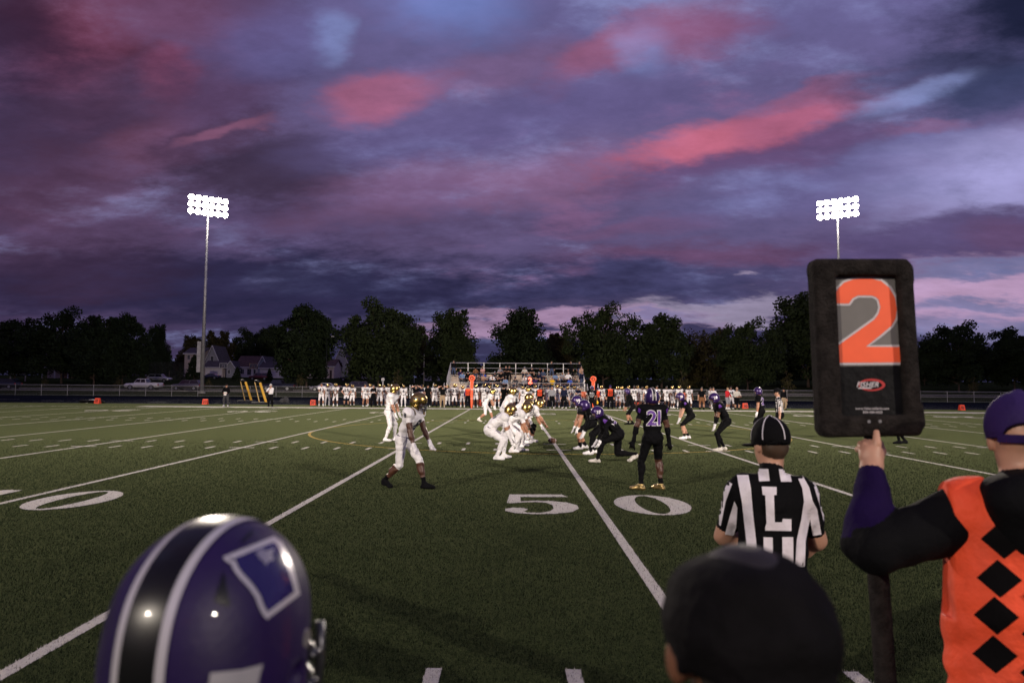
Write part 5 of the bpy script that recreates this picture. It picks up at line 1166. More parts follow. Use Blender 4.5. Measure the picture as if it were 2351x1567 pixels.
# ------------------------------------------------------------------ chain crew man holding the down marker
VB = (1.68, 2.30, 0.)
rel = lambda px, py, Y: np.array(AT(px, py, Y))-np.array(VB)
S_v = 1.845/1.8; _t = R(76); tl = lambda w: ((w[0]*math.cos(_t)+w[1]*math.sin(_t))/S_v, (-w[0]*math.sin(_t)+w[1]*math.cos(_t))/S_v, w[2]/S_v)
wr = rel(2003, 1082, 2.52); el = rel(2012, 1262, 2.40)
def vest_extra(B, J, hc, Mh):
    sh = J['shc']+J['lat']*.205-J['up']*.03; B.cap(sh, el+[.0, 0, .005], .098, .080, UAL, .03); B.cap(el, el*.25+wr*.75, .072, .052, FAR, .03); B.cap(el*.2+wr*.8, el*.08+wr*.92, .052, .047, FAR, .01)
    Mv_ = np.stack([J['fwd'], J['lat'], J['up']], 1); B.ell(J['shc']+J['up']*.0-J['fwd']*.135, (.07, .14, .12), TOP, .04, Mv_)
    n = J['shc']+J['up']*.05-J['fwd']*.045; B.ell(n+J['up']*.03, (.165, .115, .062), TOP, .03); B.ell(n-J['fwd']*.07-J['up']*.0, (.17, .10, .095), TOP, .04)
    W_ = lambda px, py, Y: rel(px, py, Y)
    k0 = W_(2003, 1068, 2.53); B.cap(wr, k0, .027, .031, HND, .01, (1, 0, 0), 1.15); B.cap(k0, W_(2000, 1040, 2.545), .032, .031, HND, .012, (1, 0, 0), 1.2)
    B.cap(W_(2010, 1040, 2.54), W_(2013, 1016, 2.535), .0145, .0135, HND, .01); B.cap(W_(2013, 1016, 2.535), W_(2012, 992, 2.545), .0135, .0115, HND, .004)
    for (ax, ay, bx, by) in ((2000, 1032, 1998, 1016), (1990, 1037, 1987, 1021), (1983, 1047, 1980, 1033)):
        a, b_ = W_(ax, ay, 2.54), W_(bx, by, 2.56); c2 = b_+np.array([.006, .045, -.002]); d2 = c2+np.array([.03, .012, -.012])
        B.cap(a, b_, .0145, .0135, HND, .008); B.cap(b_, c2, .0135, .0125, HND, .005); B.cap(c2, d2, .0125, .0105, HND, .005)
    B.cap(W_(2014, 1060, 2.53), W_(2024, 1035, 2.56), .0155, .0135, HND, .01); B.cap(W_(2024, 1035, 2.56), W_(2020, 1015, 2.59), .0135, .011, HND, .005)
o, B, hc, Mh, J = person('chain crew man in orange vest with black diamonds holding up the down marker', VB, dict(face=76, H=1.845, sw=.215, lean=2, hp=3, hy=-14, wL=tl(wr), eL=(-.3, .8, -1.), wR=(.12, -.30, .86), slv=1., hood=0, skipL=1), outfit(top='black', ual='black', far='dpurple', hnd='skin', frr='black', pnt='dgrey', kne='dgrey', shn='dgrey', soc='black', sho='black', skin='l', hair='fair'), .0065, None, pads=False, fingers=False, trouser=True, bulk=1.16, hair=0, extra=vest_extra, fold=.003)
c, C = cap_near(o, hc, Mh, J['S'], CL['purple'], .005, True)
B2 = Body(); B2.ell((-.008, 0, .02), (.113, .093, .10), 0, .01); B2.box((-.008, 0, .012), (.2, .2, .011), .003, 0, .004); 
V, F = gridpoly([(-.065, -.005), (.065, -.005), (.065, .02), (-.065, .02)], 8); decal('strap', lambda x: Body.ev(C.P[0], x), np.array([(-.3, -a, b_) for a, b_ in V]), np.tile([1., 0, 0], (len(V), 1)), F, CL['purple'], c, .002); MB().box((-.1235, -.012, .0), (-.118, -.008, .022)).build('buckle', MRIM, c)
VS = Body(); S1 = J['S']; pe, ch_, sc_ = J['pel'], J['ch'], J['shc']; la, fw, u_ = J['lat'], J['fwd'], J['up']; k_ = 1.16
VS.cap(pe-u_*.10, pe+u_*.2, .150*k_, .138*k_, 0, .05, la, 1.5); VS.cap(pe+u_*.2, ch_+u_*.02, .138*k_, .142*k_, 0, .05, la, 1.56); VS.cap(sc_+la*.185+u_*.005, sc_-la*.185+u_*.005, .092*k_, .092*k_, 0, .03)
VS.box(pe-u_*.32, (.5, .5, .16), .01, 0, .01, None, True)
Mv = np.stack([fw, la, u_], 1)
VS.ell(sc_+u_*.13-fw*.02, (.30, .125, .16), 0, .02, Mv, True); VS.ell(sc_+u_*.05-fw*.17, (.11, .085, .12), 0, .02, Mv, True); VS.ell(sc_+u_*.04+fw*.17, (.13, .08, .2), 0, .02, Mv, True)
for sg in (1, -1): VS.box(sc_+la*sg*(.242+.3)-u_*.10, (.5, .3, .24), .01, 0, .006, Mv, True)
MVEST = mat('vest_orange', (.80, .075, .022), .75, 0, .15, 5, 1., 7)
VS.wr = (.006, 8, None, .17); V, F = VS.mesh(.0065); ve = link('vest', npmesh('vest', V, F), o, [MVEST])
MDIA = mat('diamond_black', (.004, .0035, .004), .85, 0, .1, 8, .3, 14, .06)
for cx, cy in ((2302, 1238), (2293, 1327), (2286, 1412), (2283, 1501), (2406, 1283), (2400, 1370), (2396, 1456), (2392, 1545)):
    a = 51; pxdecal('diamond', VS.field, [(cx-a, cy-2), (cx-3, cy-44), (cx+a+3, cy+4), (cx+3, cy+44)], MDIA, ve, VB, 8, .005, 1.4)
# ------------------------------------------------------------------ the down marker
SY = 2.63
p0, p1 = AT(2000, 1003, SY), AT(1972, 597, SY); ax = (p1-p0).normalized(); gz0 = p0-ax*(p0.z/ax.z)
dm = thing('down_marker', 'black padded down marker showing a large orange 2 on its pole', 'down marker', tuple(gz0)); bz_ = Vector(gz0)
xa = Vector((1, -.06, 0)); xa = (xa-ax*xa.dot(ax)).normalized(); ya = ax.cross(xa); MS = np.stack([np.array(xa), np.array(ya), np.array(ax)], 1)
def onsign(px, py, dep=0.):
    """photo point -> point on the sign's face plane, in the marker's own frame"""
    d = ray(px, py); n = ya; t_ = ((p0-ya*dep)-CAM).dot(n)/d.dot(n); return np.array(CAM+d*t_-bz_)
cr = lambda x, y: (1820+x/3.406, 570+y/3.406)
MFOAM = mat('charcoal_foam', (.020, .017, .016), .95, 0, .4, 22, .8, 90, .1)
fr = Body()
def bar(a, b_, w, dep=.042, k=.012):
    A, Bq = onsign(*cr(*a)), onsign(*cr(*b_)); c = (A+Bq)/2+np.array(ya)*.02; u0 = nrm(Bq-A); n0 = np.array(ya); s0 = np.cross(n0, u0); L = np.linalg.norm(Bq-A)/2
    fr.box(c, (L, dep, w), .020, 0, k, np.stack([u0, n0, s0], 1))
bar((236, 110), (298, 1450), .043); bar((865, 115), (950, 1430), .029); bar((150, 150), (905, 150), .033); bar((225, 1395), (1000, 1380), .040); bar((900, 130), (912, 285), .017, .035); bar((955, 1200), (985, 1410), .028, .035)
V, F = fr.mesh(.0055); link('frame', npmesh('frame', V, F), dm, [MFOAM])
def sheet(name, poly, m, dep, par=dm):
    V, F = gridpoly([cr(*q) for q in poly], 1); return link(name, pyd(name, [onsign(x, y, dep) for x, y in V], F), par, [m])
MPG = mat('panel_grey', (.155, .148, .142), .6, 0, .06, 9); MPB = mat('panel_black', (.006, .006, .007), .55, 0, .3, 9, .25, 26, .15); MOR2 = mat('numeral_orange', (.95, .13, .045), .5, 0, .04, 9); MWH2 = mat('numeral_outline', (.55, .52, .55), .5)
A, Bq, Cq, Dq = (onsign(*cr(*q), -.016) for q in ((300, 205), (845, 205), (905, 1330), (370, 1340)))
n_ = np.array(ya)*.02; link('panel_back', pyd('panel_back', [A, Bq, Cq, Dq, A+n_, Bq+n_, Cq+n_, Dq+n_], [(3, 2, 1, 0), (4, 5, 6, 7), (0, 1, 5, 4), (1, 2, 6, 5), (2, 3, 7, 6), (3, 0, 4, 7)]), dm, [MPB])
sheet('panel_face', [(315, 215), (838, 215), (868, 915), (350, 922)], MPG, -.013); sheet('panel_face', [(350, 924), (868, 917), (890, 1320), (385, 1325)], MPB, -.013)
TWO = [(332, 430), (331, 370), (352, 318), (402, 268), (470, 243), (545, 238), (620, 238), (692, 256), (756, 308), (800, 385), (813, 470), (806, 545), (770, 607), (680, 682), (572, 768), (840, 770), (848, 890), (358, 893), (346, 765), (500, 655), (640, 555), (672, 510), (686, 460), (672, 400), (650, 380), (620, 368), (512, 367), (468, 390), (440, 430)]
def offset(poly, d):
    r = []; n = len(poly)
    for i in range(n):
        a, b_, c = (Vector(poly[j % n]) for j in (i-1, i, i+1)); e1 = (b_-a).normalized(); e2 = (c-b_).normalized(); n1 = Vector((e1.y, -e1.x)); n2 = Vector((e2.y, -e2.x)); m_ = (n1+n2); m_ = m_.normalized()*min(2., 1/max(.4, m_.normalized().dot(n1))); r.append(tuple(b_+m_*d))
    return r
sheet('numeral_outline', offset(TWO, 17), MWH2, -.0115); sheet('numeral', TWO, MOR2, -.010)
ell = [(618+105*math.cos(k*.2618), 1066+48*math.sin(k*.2618)) for k in range(24)]; eli = [(612+88*math.cos(k*.2618), 1068+34*math.sin(k*.2618)) for k in range(24)]
pv = [onsign(*cr(*q), -.0115) for q in ell+eli]; link('logo_ring', pyd('logo_ring', pv, [(k, (k+1) % 24, 24+(k+1) % 24, 24+k) for k in range(24)]), dm, [mat('logo_red', (.45, .03, .03), .5)])
def signtext(name, s, cx, cy, h, slant=0., off=.02, cut=.0):
    V, F = text2d(s, h, off, cut, .10); link(name, pyd(name, [onsign(*cr(cx+x+slant*y, cy-y), -.0105) for x, y in V], F), dm, [MWH2])
signtext('logo_text', 'FISHER', 592, 1062, 40, .25); sheet('logo_bar', [(515, 1086), (618, 1086), (616, 1096), (512, 1096)], MWH2, -.0105)
signtext('small_print', 'www.fisherathletic.com', 622, 1250, 17); signtext('small_print', '800-438-6028', 625, 1279, 17)
loc = lambda z: np.array(ax)*(z/ax.z)
MB().tube([loc(.02)+np.array(ya)*.02, loc(1.36)+np.array(ya)*.02], .037, 18).build('foam_sleeve', MFOAM, dm, True); MB().tube([loc(1.355)+np.array(ya)*.02, loc(p0.z+.08)+np.array(ya)*.02], .017, 12).build('pole', MBLK, dm, True)
for q in ((592, 1352), (678, 1350)): a = onsign(*cr(*q), .018); MB().tube([a-np.array(ya)*.006, a+np.array(ya)*.006], .006, 8).build('bolt', MRIM, dm)
# ------------------------------------------------------------------ dark cap in front
KB = (AT(1752, 1400, .86).x, .86, 0.)
o, B, hc, Mh, J = person('person in a plain black cap, back of the head low in front of the camera', KB, dict(face=94, H=1.672, lean=3, hp=2), outfit(top='black', ual='black', far='black', pnt='black', kne='black', shn='black', sho='black', skin='m'), .009, None, pads=False, fingers=False, bulk=1.1, trouser=True, extra=lambda B, J, hc, Mh: [B.ell(hc+Mh[:, 1]*sg*.091-Mh[:, 0]*.01-Mh[:, 2]*.008, (.024, .014, .030), SK, .012, Mh) for sg in (1, -1)])  # darker skin puts the cap's shade on the ear into the colour
K = Body(); K.wr = (.0035, 4, None, .09); K.ell((-.006, 0, .022), (.120, .104, .102), 0, .03); K.ell((-.045, 0, -.02), (.082, .094, .07), 0, .03); K.ell((-.06, .025, .05), (.06, .06, .065), 0, .04); K.ell((-.015, .036, .045), (.095, .062, .072), 0, .04); K.ell((-.015, -.036, .045), (.095, .062, .072), 0, .04)
K.box((.05, 0, -.17), (.15, .3, .155), .02, 0, .02, None, True); K.box((-.1, 0, -.17), (.15, .3, .12), .02, 0, .02, None, True); K.ell((.12, 0, .01), (.07, .075, .01), 0, .01)
for i in range(5): a = -1.2+i*.6; K.cap((-.122*math.cos(a), .108*math.sin(a), -.01), (-.07*math.cos(a), .06*math.sin(a), .098), .007, .006, 0, .012)
K.cap((-.121, -.05, -.045), (-.121, .05, -.045), .008, .008, 0, .015)
V, F = K.mesh(.0055); c = link('cap', npmesh('cap', V, F), o, [mat('cap_black', (.0035, .003, .0037), .85, 0, .4, 12, .6, 16, .1)]); c.matrix_local = Matrix.Translation(Vector(hc)) @ Matrix(Mh.tolist()).to_4x4() @ Matrix.Scale(J['S']*1.02, 4)
# ------------------------------------------------------------------ purple helmet in front
NB = (AT(440, 1400, .90).x, .90, 0.)
o, B, hc, Mh, J = person('player in a purple helmet with white stripes, close to the camera on the left', NB, dict(face=80, H=1.668, lean=3, hp=3), BK(skin='m', ual='skin', far='skin', hnd='black'), .014, None, pads=True, fingers=False, hair=0)
V, F = HB.mesh(.0042); MPN = mat('purple_shell', (.012, .004, .046), .5, .0, .1, 10, .08, 120, .3, coat=.25); he = link('helmet', npmesh('helmet', V, F), o, [MPN])
HM = Matrix.Translation(Vector(hc)) @ Matrix(Mh.tolist()).to_4x4() @ Matrix.Scale(J['S']*1.06, 4); he.matrix_local = HM; link('face_mask', MASK, he, [MMASK])
MSB = mat('stripe_black', (.003, .003, .004), .3, spec=.3, coat=.25); MSW = mat('stripe_silver', (.50, .48, .52), .3, .3)
for a, b_, m in ((-.034, -.0235, MSW), (.0235, .034, MSW), (-.023, .023, MSB)): 
    s_ = strip_mesh('stripe', [arc_strip(a, b_, 40, 222, 44)], HB.field, .0022); link('stripe', s_, he, [m])
bm_ = strip_mesh('rear_bumper', [arc_strip(-.05, .05, 196, 224, 12)], HB.field, .006); link('rear_bumper', bm_, he, [MSB])
Wm = Matrix.Translation(Vector(NB)) @ HM; Wi = Wm.inverted()
def hdecal(name, poly, m, n=10, lift=.0025):
    q = [(180+x/3.758, 1150+y/3.758) for x, y in poly]; V, F = gridpoly(q, n); c0 = np.array(Wi @ CAM); P = []; D = []
    for x, y in V: d = np.array(Wi @ (CAM+ray(x, y)))-c0; d = nrm(d); D.append(d); P.append(c0+d*.45)
    return decal(name, HB.field, P, D, F, m, he, lift, .01, True)
ST = [(1250, 478), (1690, 298), (1760, 352), (1800, 440), (1850, 560), (1890, 690), (1915, 800), (1625, 1018), (1590, 975), (1555, 900), (1530, 830), (1478, 752), (1390, 655), (1345, 600), (1320, 540), (1262, 505)]
hdecal('state_outline', ST, MSW, 14, .0025); hdecal('state_fill', offset(ST, -46), mat('decal_purple', (.012, .008, .075), .18, coat=.6), 14, .0036)
hdecal('state_emblem', [(1530, 440), (1570, 405), (1625, 425), (1690, 400), (1670, 460), (1690, 500), (1640, 520), (1620, 555), (1590, 510), (1560, 490)], mat('emblem_grey', (.16, .15, .24), .4), 6, .0046)
hdecal('vent', [(1250, 600), (1265, 640), (1312, 905), (1240, 890), (1172, 860)], MSB, 6); hdecal('vent', [(1500, 235), (1515, 270), (1430, 350), (1405, 340)], MSB, 5)
hdecal('maker_label', [(1140, 1478), (1400, 1452), (1595, 1402), (1570, 1480), (1545, 1600), (1120, 1600)], mat('label_grey', (.30, .29, .31), .5), 8)
for y_ in (-.118,): MB().tube([(.02, y_*.98, .0), (.02, y_*1.03, .0)], .012, 10).build('snap', MRIM, he)
# ================================================================== THE FAR SIDELINE
TPL = {}
def tpl(name, po, pads, hel, **kw):
    po = {**dict(face=-90), **po}; B, hc, Mh, J = figure(po, pads, hel, False, **kw); B.wr = (.007, len(name), hc, .14); TPL[name] = (body_mesh(B, .021, 'person'), hc, Mh, J, B)
FT = dict(fL=(0, .15, 8, 0), fR=(0, -.15, -8, 0))
PO = dict(stand=dict(wL=(.05, .30, .80), wR=(.05, -.30, .80), **FT), clasp=dict(wL=(.24, .05, .92), wR=(.24, -.05, .92), eL=(-.5, 1, 0), eR=(-.5, -1, 0), **FT), hips=dict(wL=(.06, .22, 1.0), wR=(.06, -.22, 1.0), eL=(-.4, 1, 0), eR=(-.4, -1, 0), **FT),
          cross=dict(wL=(.26, -.10, 1.17), wR=(.26, .10, 1.14), eL=(.1, 1, -.6), eR=(.1, -1, -.6), **FT), collar=dict(wL=(.20, .12, 1.34), wR=(.20, -.12, 1.34), eL=(.0, 1, -.5), eR=(.0, -1, -.5), **FT), head=dict(wL=(-.02, .12, 1.72), wR=(-.02, -.12, 1.72), eL=(.1, 1, .3), eR=(.1, -1, .3), **FT),
          walk=dict(wL=(.2, .28, .85), wR=(-.08, -.28, .82), fL=(.2, .11, 4, 0), fR=(-.22, -.11, -4, .03)), mouth=dict(wL=(.22, -.06, 1.16), wR=(.20, -.02, 1.42), eL=(0, 1, -.6), eR=(.1, -1, -.7), **FT), hold=dict(wL=(.32, .12, 1.05), wR=(.30, -.12, 1.05), eL=(-.4, .8, -.5), eR=(-.4, -.8, -.5), **FT))
for k, p in PO.items():
    if k in ('stand', 'clasp', 'hips', 'cross', 'collar', 'walk', 'hold'): tpl('p_'+k, p, True, True)
    if k in ('stand', 'cross', 'head', 'mouth', 'hold', 'walk'): tpl('c_'+k, {**p, 'slv': .75}, False, False, bulk=1.12, trouser=True)
for k in ('stand', 'cross'): tpl('b_'+k, PO[k], True, False)
def stander(label, px, Y, t, mats, rz=0., sc=1., hel=False, capm=None, num=None, numm=None, group='players and staff along the far sideline', z=0.):
    me, hc, Mh, J, B = TPL[t]; x = AT(px, 930, Y).x
    o = link('person', me, None, (), (x, Y, z)); o.rotation_euler = (0, 0, R(rz)); o.scale = (sc, sc, sc); setmats(o, mats, SKIN['l']); tag(o, label, 'person', group)
    if hel: helmet(o, hc, Mh, 'gold', 1., True)
    if capm: cap(o, hc, Mh, CL[capm])
    if num:
        V, F = text2d(num, .25, .03, .14, .07); c = J['ch']-J['up']*.04+J['fwd']*.5; P = c+np.outer(V[:, 0], J['lat'])*1+np.outer(V[:, 1], J['up']); decal('jersey_number', B.field, P, np.tile(-J['fwd'], (len(V), 1)), F, numm or MDK, o, .012)
    return o
sk = 'ltdm'
PL = [ # px, Y, pose, number, helmet, skin, turn, label bits
 (737, 57.6, 'cross', '42', 0, 't', 20, 'bareheaded with folded arms, leftmost of the team'), (751, 58.6, 'stand', '41', 1, 'l', 25, 'just right of the leftmost bareheaded player'), (770, 57.6, 'clasp', '13', 1, 'm', 0, 'hands clasped in front'), (795, 57.2, 'hips', '25', 1, 'l', 10, 'with a dark knee brace'), (809, 57.4, 'stand', '38', 1, 'm', -8, 'shorter than his neighbours'),
 (837, 57.2, 'stand', '75', 0, 't', 30, 'bareheaded heavy player'), (849, 58.6, 'stand', '54', 1, 'l', 10, 'half hidden by the coach with white sleeves'), (871, 57.4, 'stand', '10', 1, 'm', 0, 'tall beside the coach with white sleeves'), (880, 58.6, 'stand', '18', 1, 'l', 15, 'narrow gap left of the quarterback'), (892, 58.0, 'hold', '22', 1, 'm', 20, 'behind the quarterback'), (911, 58.2, 'stand', '7', 1, 'd', 0, 'hidden behind the quarterback'), (926, 57.2, 'stand', '6', 1, 'm', 5, 'alone right of the quarterback'),
 (969, 59.2, 'stand', '50', 1, 'l', 0, 'helmet showing behind the capped coaches'), (998, 57.6, 'stand', '18', 1, 'd', 0, 'between two coaches in black'), (1028, 57.6, 'hips', '39', 1, 'd', -15, 'right of the coach in khaki trousers'), (1044, 57.2, 'hips', '20', 1, 'd', 0, 'hands on hips with white leggings'), (1062, 57.4, 'stand', '81', 1, 'l', 0, 'left of the orange chain pole'), (1092, 57.0, 'stand', '26', 1, 'm', 0, 'right of the orange chain pole'), (1111, 57.4, 'walk', '29', 1, 'd', 10, 'short player by the red cooler'), (1124, 57.8, 'stand', '63', 1, 'l', 0, 'tall lineman above the running back'), (1141, 58.2, 'stand', '2', 1, 'l', 0, 'behind the two running backs'),
 (1186, 58.4, 'stand', '52', 0, 'd', 0, 'bareheaded right of the running backs'), (1200, 57.6, 'stand', '11', 1, 'l', 0, 'left of the far official'), (1228, 58.6, 'stand', '44', 1, 'l', 0, 'between the far official and an orange vest'), (1258, 57.6, 'stand', '5', 0, 'l', 10, 'bareheaded left of the grey sweatshirt'), (1279, 57.6, 'stand', '12', 1, 'l', 0, 'right of the grey sweatshirt'), (1288, 58.6, 'stand', '55', 1, 'm', 0, 'half hidden left of the navy sweater'), (1304, 58.6, 'stand', '60', 1, 'l', -10, 'half hidden right of the navy sweater'), (1319, 57.8, 'stand', '33', 1, 'l', 0, 'left of the white capped coach'),
 (1381, 58.2, 'stand', '45', 1, 'l', 0, 'between two orange vests on the right'), (1418, 57.4, 'clasp', '24', 1, 't', 10, 'right of the tall man in orange vest'), (1428, 58.4, 'stand', '3', 1, 'm', 0, 'small player left of the cornerback'), (1443, 58.8, 'stand', '70', 1, 'd', 0, 'behind the cornerback'), (1456, 57.4, 'hips', '99', 0, 'd', 0, 'bareheaded heavy player by the 40 marker'), (1464, 58.8, 'stand', '66', 1, 't', 0, 'tallest behind the 40 marker'), (1474, 58.0, 'stand', '28', 0, 'm', 20, 'bareheaded behind the 40 marker'), (1485, 57.2, 'stand', '40', 1, 'l', 0, 'just right of the 40 marker'),
 (1508, 58.2, 'stand', '72', 0, 't', 0, 'bareheaded behind defender 21'), (1530, 57.6, 'hold', '9', 0, 'd', 15, 'bareheaded holding his helmet'), (1543, 58.2, 'hold', '36', 1, 'm', 40, 'turned aside next to the linebacker'), (1560, 57.4, 'stand', '4', 1, 'l', 0, 'behind the pale legged linebacker'), (1582, 57.0, 'stand', '15', 1, 'm', 0, 'rightmost helmeted player of the team'), (1630, 58.0, 'stand', '17', 0, 'l', 60, 'bareheaded left of the white jacket'), (1678, 58.0, 'hold', '14', 0, 'm', 10, 'bareheaded beside the red hoodie')]
for i, (px, Y, t, nm, hl, sn, rz, bits) in enumerate(PL):
    g = random.Random(i); kn = g.choice(['white', 'white', 'skin']) if i != 3 else 'black'; sh = g.choice(['skin', 'skin', 'white'])
    stander('player %s in white on the far sideline, %s' % (nm, bits), px, Y, ('p_' if hl else 'b_')+(t if hl or t in ('stand', 'cross') else 'stand'), WH(skin=sn, kne=kn, shn=sh, soc=g.choice(['white', 'white', 'black']), sho=g.choice(['white', 'white', 'black']), far=g.choice(['skin', 'skin', 'white']), blt='dgrey'), rz+g.uniform(-8, 8), g.uniform(.97, 1.05), hl, None, nm)
ST_ = [ # px, Y, pose, outfit, cap, turn, label
 (519, 55.2, 'hold', dict(top='black', ual='black', far='black', pnt='dgrey', shn='dgrey', kne='dgrey', soc='dgrey', sho='white'), 'black', 5, 'coach in black cap holding a white sheet, far left of the field'), (621, 55.0, 'mouth', dict(top='white', ual='white', far='white', pnt='black', shn='black', soc='black', sho='black'), 'bone', -5, 'heavy coach in white jacket with a hand to his mouth'),
 (857, 56.6, 'cross', dict(top='black', ual='black', far='white', pnt='black', shn='black', soc='black', sho='black'), None, 0, 'bareheaded coach in black with white sleeves and folded arms'), (955, 57.0, 'head', dict(top='black', pnt='grey', shn='grey', kne='grey', soc='grey', sho='white'), None, 0, 'coach in black polo and grey trousers with both hands on his head'), (967, 57.6, 'cross', dict(top='navy', far='white', pnt='navy', shn='navy', soc='navy'), 'navy', 0, 'coach in navy shirt and cap with white forearms'),
 (982, 57.8, 'stand', dict(top='black', pnt='black', shn='black', soc='black'), 'black', 0, 'tall coach in black with a black cap'), (1016, 56.4, 'head', dict(top='black', pnt='khaki', shn='khaki', kne='khaki', soc='khaki', sho='bone'), 'black', 0, 'coach in black polo and khaki trousers, hands at his cap'), (1074, 56.2, 'stand', dict(top='orange', slv='purple', ual='purple', far='purple', pnt='black', shn='black', soc='black', sho='black'), 'purple', 0, 'chain crew man in striped orange vest left of the orange chain pole'),
 (1157, 58.6, 'stand', dict(top='black', pnt='black', shn='black'), 'black', 0, 'coach in black cap behind the running backs'), (1171, 58.4, 'stand', dict(top='black', ual='black', pnt='black', shn='black', skin='d'), None, 0, 'dark haired man in black behind the running backs'), (1239, 56.2, 'stand', dict(top='orange', slv='black', ual='black', far='black', pnt='black', shn='black', soc='black', sho='white'), 'black', 0, 'chain crew man in striped orange vest near midfield'),
 (1267, 56.4, 'stand', dict(top='grey', ual='grey', far='grey', pnt='black', shn='black', soc='black', sho='white'), None, 0, 'man in light grey sweatshirt and black trousers'), (1295, 56.4, 'stand', dict(top='navy', ual='navy', far='navy', pnt='black', shn='black', soc='black', sho='white'), 'navy', 0, 'man in navy sweater and black trousers'), (1327, 57.0, 'cross', dict(top='navy', far='white', pnt='navy', shn='navy'), 'bone', 0, 'coach in navy with a white cap'),
 (1372, 56.4, 'stand', dict(top='orange', slv='purple', ual='purple', pnt='black', shn='black', soc='black', sho='black'), 'purple', 0, 'short chain crew man in orange vest beside the second chain pole'), (1401, 55.8, 'stand', dict(top='orange', slv='black', ual='black', far='black', pnt='black', shn='black', soc='black', sho='black'), 'purple', 0, 'tall chain crew man in orange vest with black squares'),
 (1498, 58.4, 'stand', dict(top='navy', ual='navy', far='navy', pnt='navy', shn='navy'), None, 0, 'dark dressed man behind the purple helmet of defender 21'), (1611, 56.4, 'stand', dict(top='black', pnt='brown', kne='brown', shn='skin', soc='black', sho='black'), None, -5, 'man in black polo and brown shorts'), (1639, 57.4, 'stand', dict(top='white', ual='white', far='white', pnt='white', shn='white', skin='l', hair='brown'), None, -50, 'man in white jacket turned to the right'),
 (1670, 56.8, 'hold', dict(top='red', ual='red', far='red', pnt='grey', kne='grey', shn='skin', soc='white', sho='white', hair='fair'), None, 40, 'fair haired man in red hoodie and grey shorts'), (1692, 56.2, 'hold', dict(top='bone', ual='bone', far='bone', pnt='black', kne='black', shn='skin', soc='black', sho='black'), 'tan', 0, 'boy in grey sweatshirt and black shorts holding a ball'), (1799, 56.8, 'stand', dict(top='black', ual='black', far='black', pnt='khaki', kne='khaki', shn='khaki', soc='khaki', sho='black'), 'black', 20, 'man in black hoodie and khaki trousers behind the far official')]
STO = {}
for px, Y, t, d, cp, rz, lb in ST_: STO[px] = stander(lb, px, Y, 'c_'+t, outfit(**{**dict(kne=d['pnt']), **d}), rz, 1.04 if px in (1401, 982) else .99 if px != 1372 else .93, False, cp)
for px in (1074, 1239, 1372, 1401):                          # black marks on the vests
    me, hc, Mh, J, B = TPL['c_stand']
    if px == 1401: polys = [[(a, b_), (a+.07, b_), (a+.07, b_+.09), (a, b_+.09)] for a in (-.13, -.035, .06) for b_ in (.06, .18, .30)]
    else: polys = [[(a, .05), (a+.03, .05), (a+.03, .36), (a, .36)] for a in (-.13, -.05, .03, .11)]
    for p in polys:
        V, F = gridpoly(p, 4); V = np.array(V); c = J['pel']+J['up']*.06+J['fwd']*.5; decal('vest_mark', B.field, c+np.outer(V[:, 0], J['lat'])+np.outer(V[:, 1], J['up']), np.tile(-J['fwd'], (len(V), 1)), F, MDIA, STO[px], .012)
o = MB().box((-.10, 0, 0), (.10, .006, .28)).build('paper_sheet', mat('paper', (.7, .68, .66), .8), None); p = STO[519].location; o.location = (p.x+.06, p.y-.42, .86); tag(o, 'white paper sheet held by the coach on the far left', 'paper'); o.rotation_euler = (-.2, 0, 0)
def ball(x, y, z, label):
    o = link('football', fb.data, None, (), (x, y, z)); o.scale = (1, 1, 1); tag(o, label, 'football'); return o
p = STO[1692].location; ball(p.x+.12, p.y-.36, 1.05, 'football held by the boy in the grey sweatshirt')
# chain poles and the lit down box on the far side
def chain_pole(px, Y, label):
    x = AT(px, 900, Y).x; t = thing('chain_pole', label, 'chain pole', (x, Y, 0), 0, 'orange chain poles on the far sideline')
    MB().tube([(0, 0, 0), (0, 0, .25), (0, 0, 1.3), (0, 0, 2.12)], .06, 10, .14).build('padded_pole', MORP, t, True)
    MB().tube([(.19*math.cos(k*.2618), 0, 2.34+.19*math.sin(k*.2618)) for k in range(24)], .065, 8, closed=True).build('target_ring', MORP, t, True)
    MB().tube([(0, -.05, 2.34), (0, .05, 2.34)], .135, 18).build('target_centre', mat('target_brown', (.20, .03, .015), .7), t); MB().tube([(0, -.07, 2.34), (0, -.052, 2.34)], .075, 14).build('bullseye', MORP, t)
    for z in (.75, 1.45): MB().tube([(0, 0, z), (0, 0, z+.05)], .125 if z > 1 else .10, 10).build('band', MWP, t)
chain_pole(1083, 54.6, 'orange padded chain pole with a round target left of midfield'); chain_pole(1362, 54.6, 'orange padded chain pole with a round target right of midfield')
x = AT(1217, 900, 54.3).x; t = thing('lit_down_box', 'far down box with a glowing red numeral 2', 'down box', (x, 54.3, 0)); MB().tube([(0, 0, 0), (0, 0, 1.95)], .035, 8).build('pole', MORP, t); MB().box((-.2, -.03, 1.86), (.2, .03, 2.52)).build('box', MBLK, t, bevel=.02)
MRLED = mat('red_led', (1., .10, .06), .5, emit=5.); V, F = text2d('2', .46, .03, .14); link('lit_numeral', pyd('lit_numeral', [(a, -.036, 2.2+b_) for a, b_ in V], F), t, [MRLED])
t = thing('pylon', 'small orange cone on the far sideline', 'cone', (AT(1217, 935, 53.0).x-.12, 52.95, 0)); MB().tube([(0, 0, .03), (0, 0, .5)], .13, 12, .03).build('cone', MORP, t, True); MB().box((-.16, -.16, 0), (.16, .16, .03)).build('base', MORP, t)
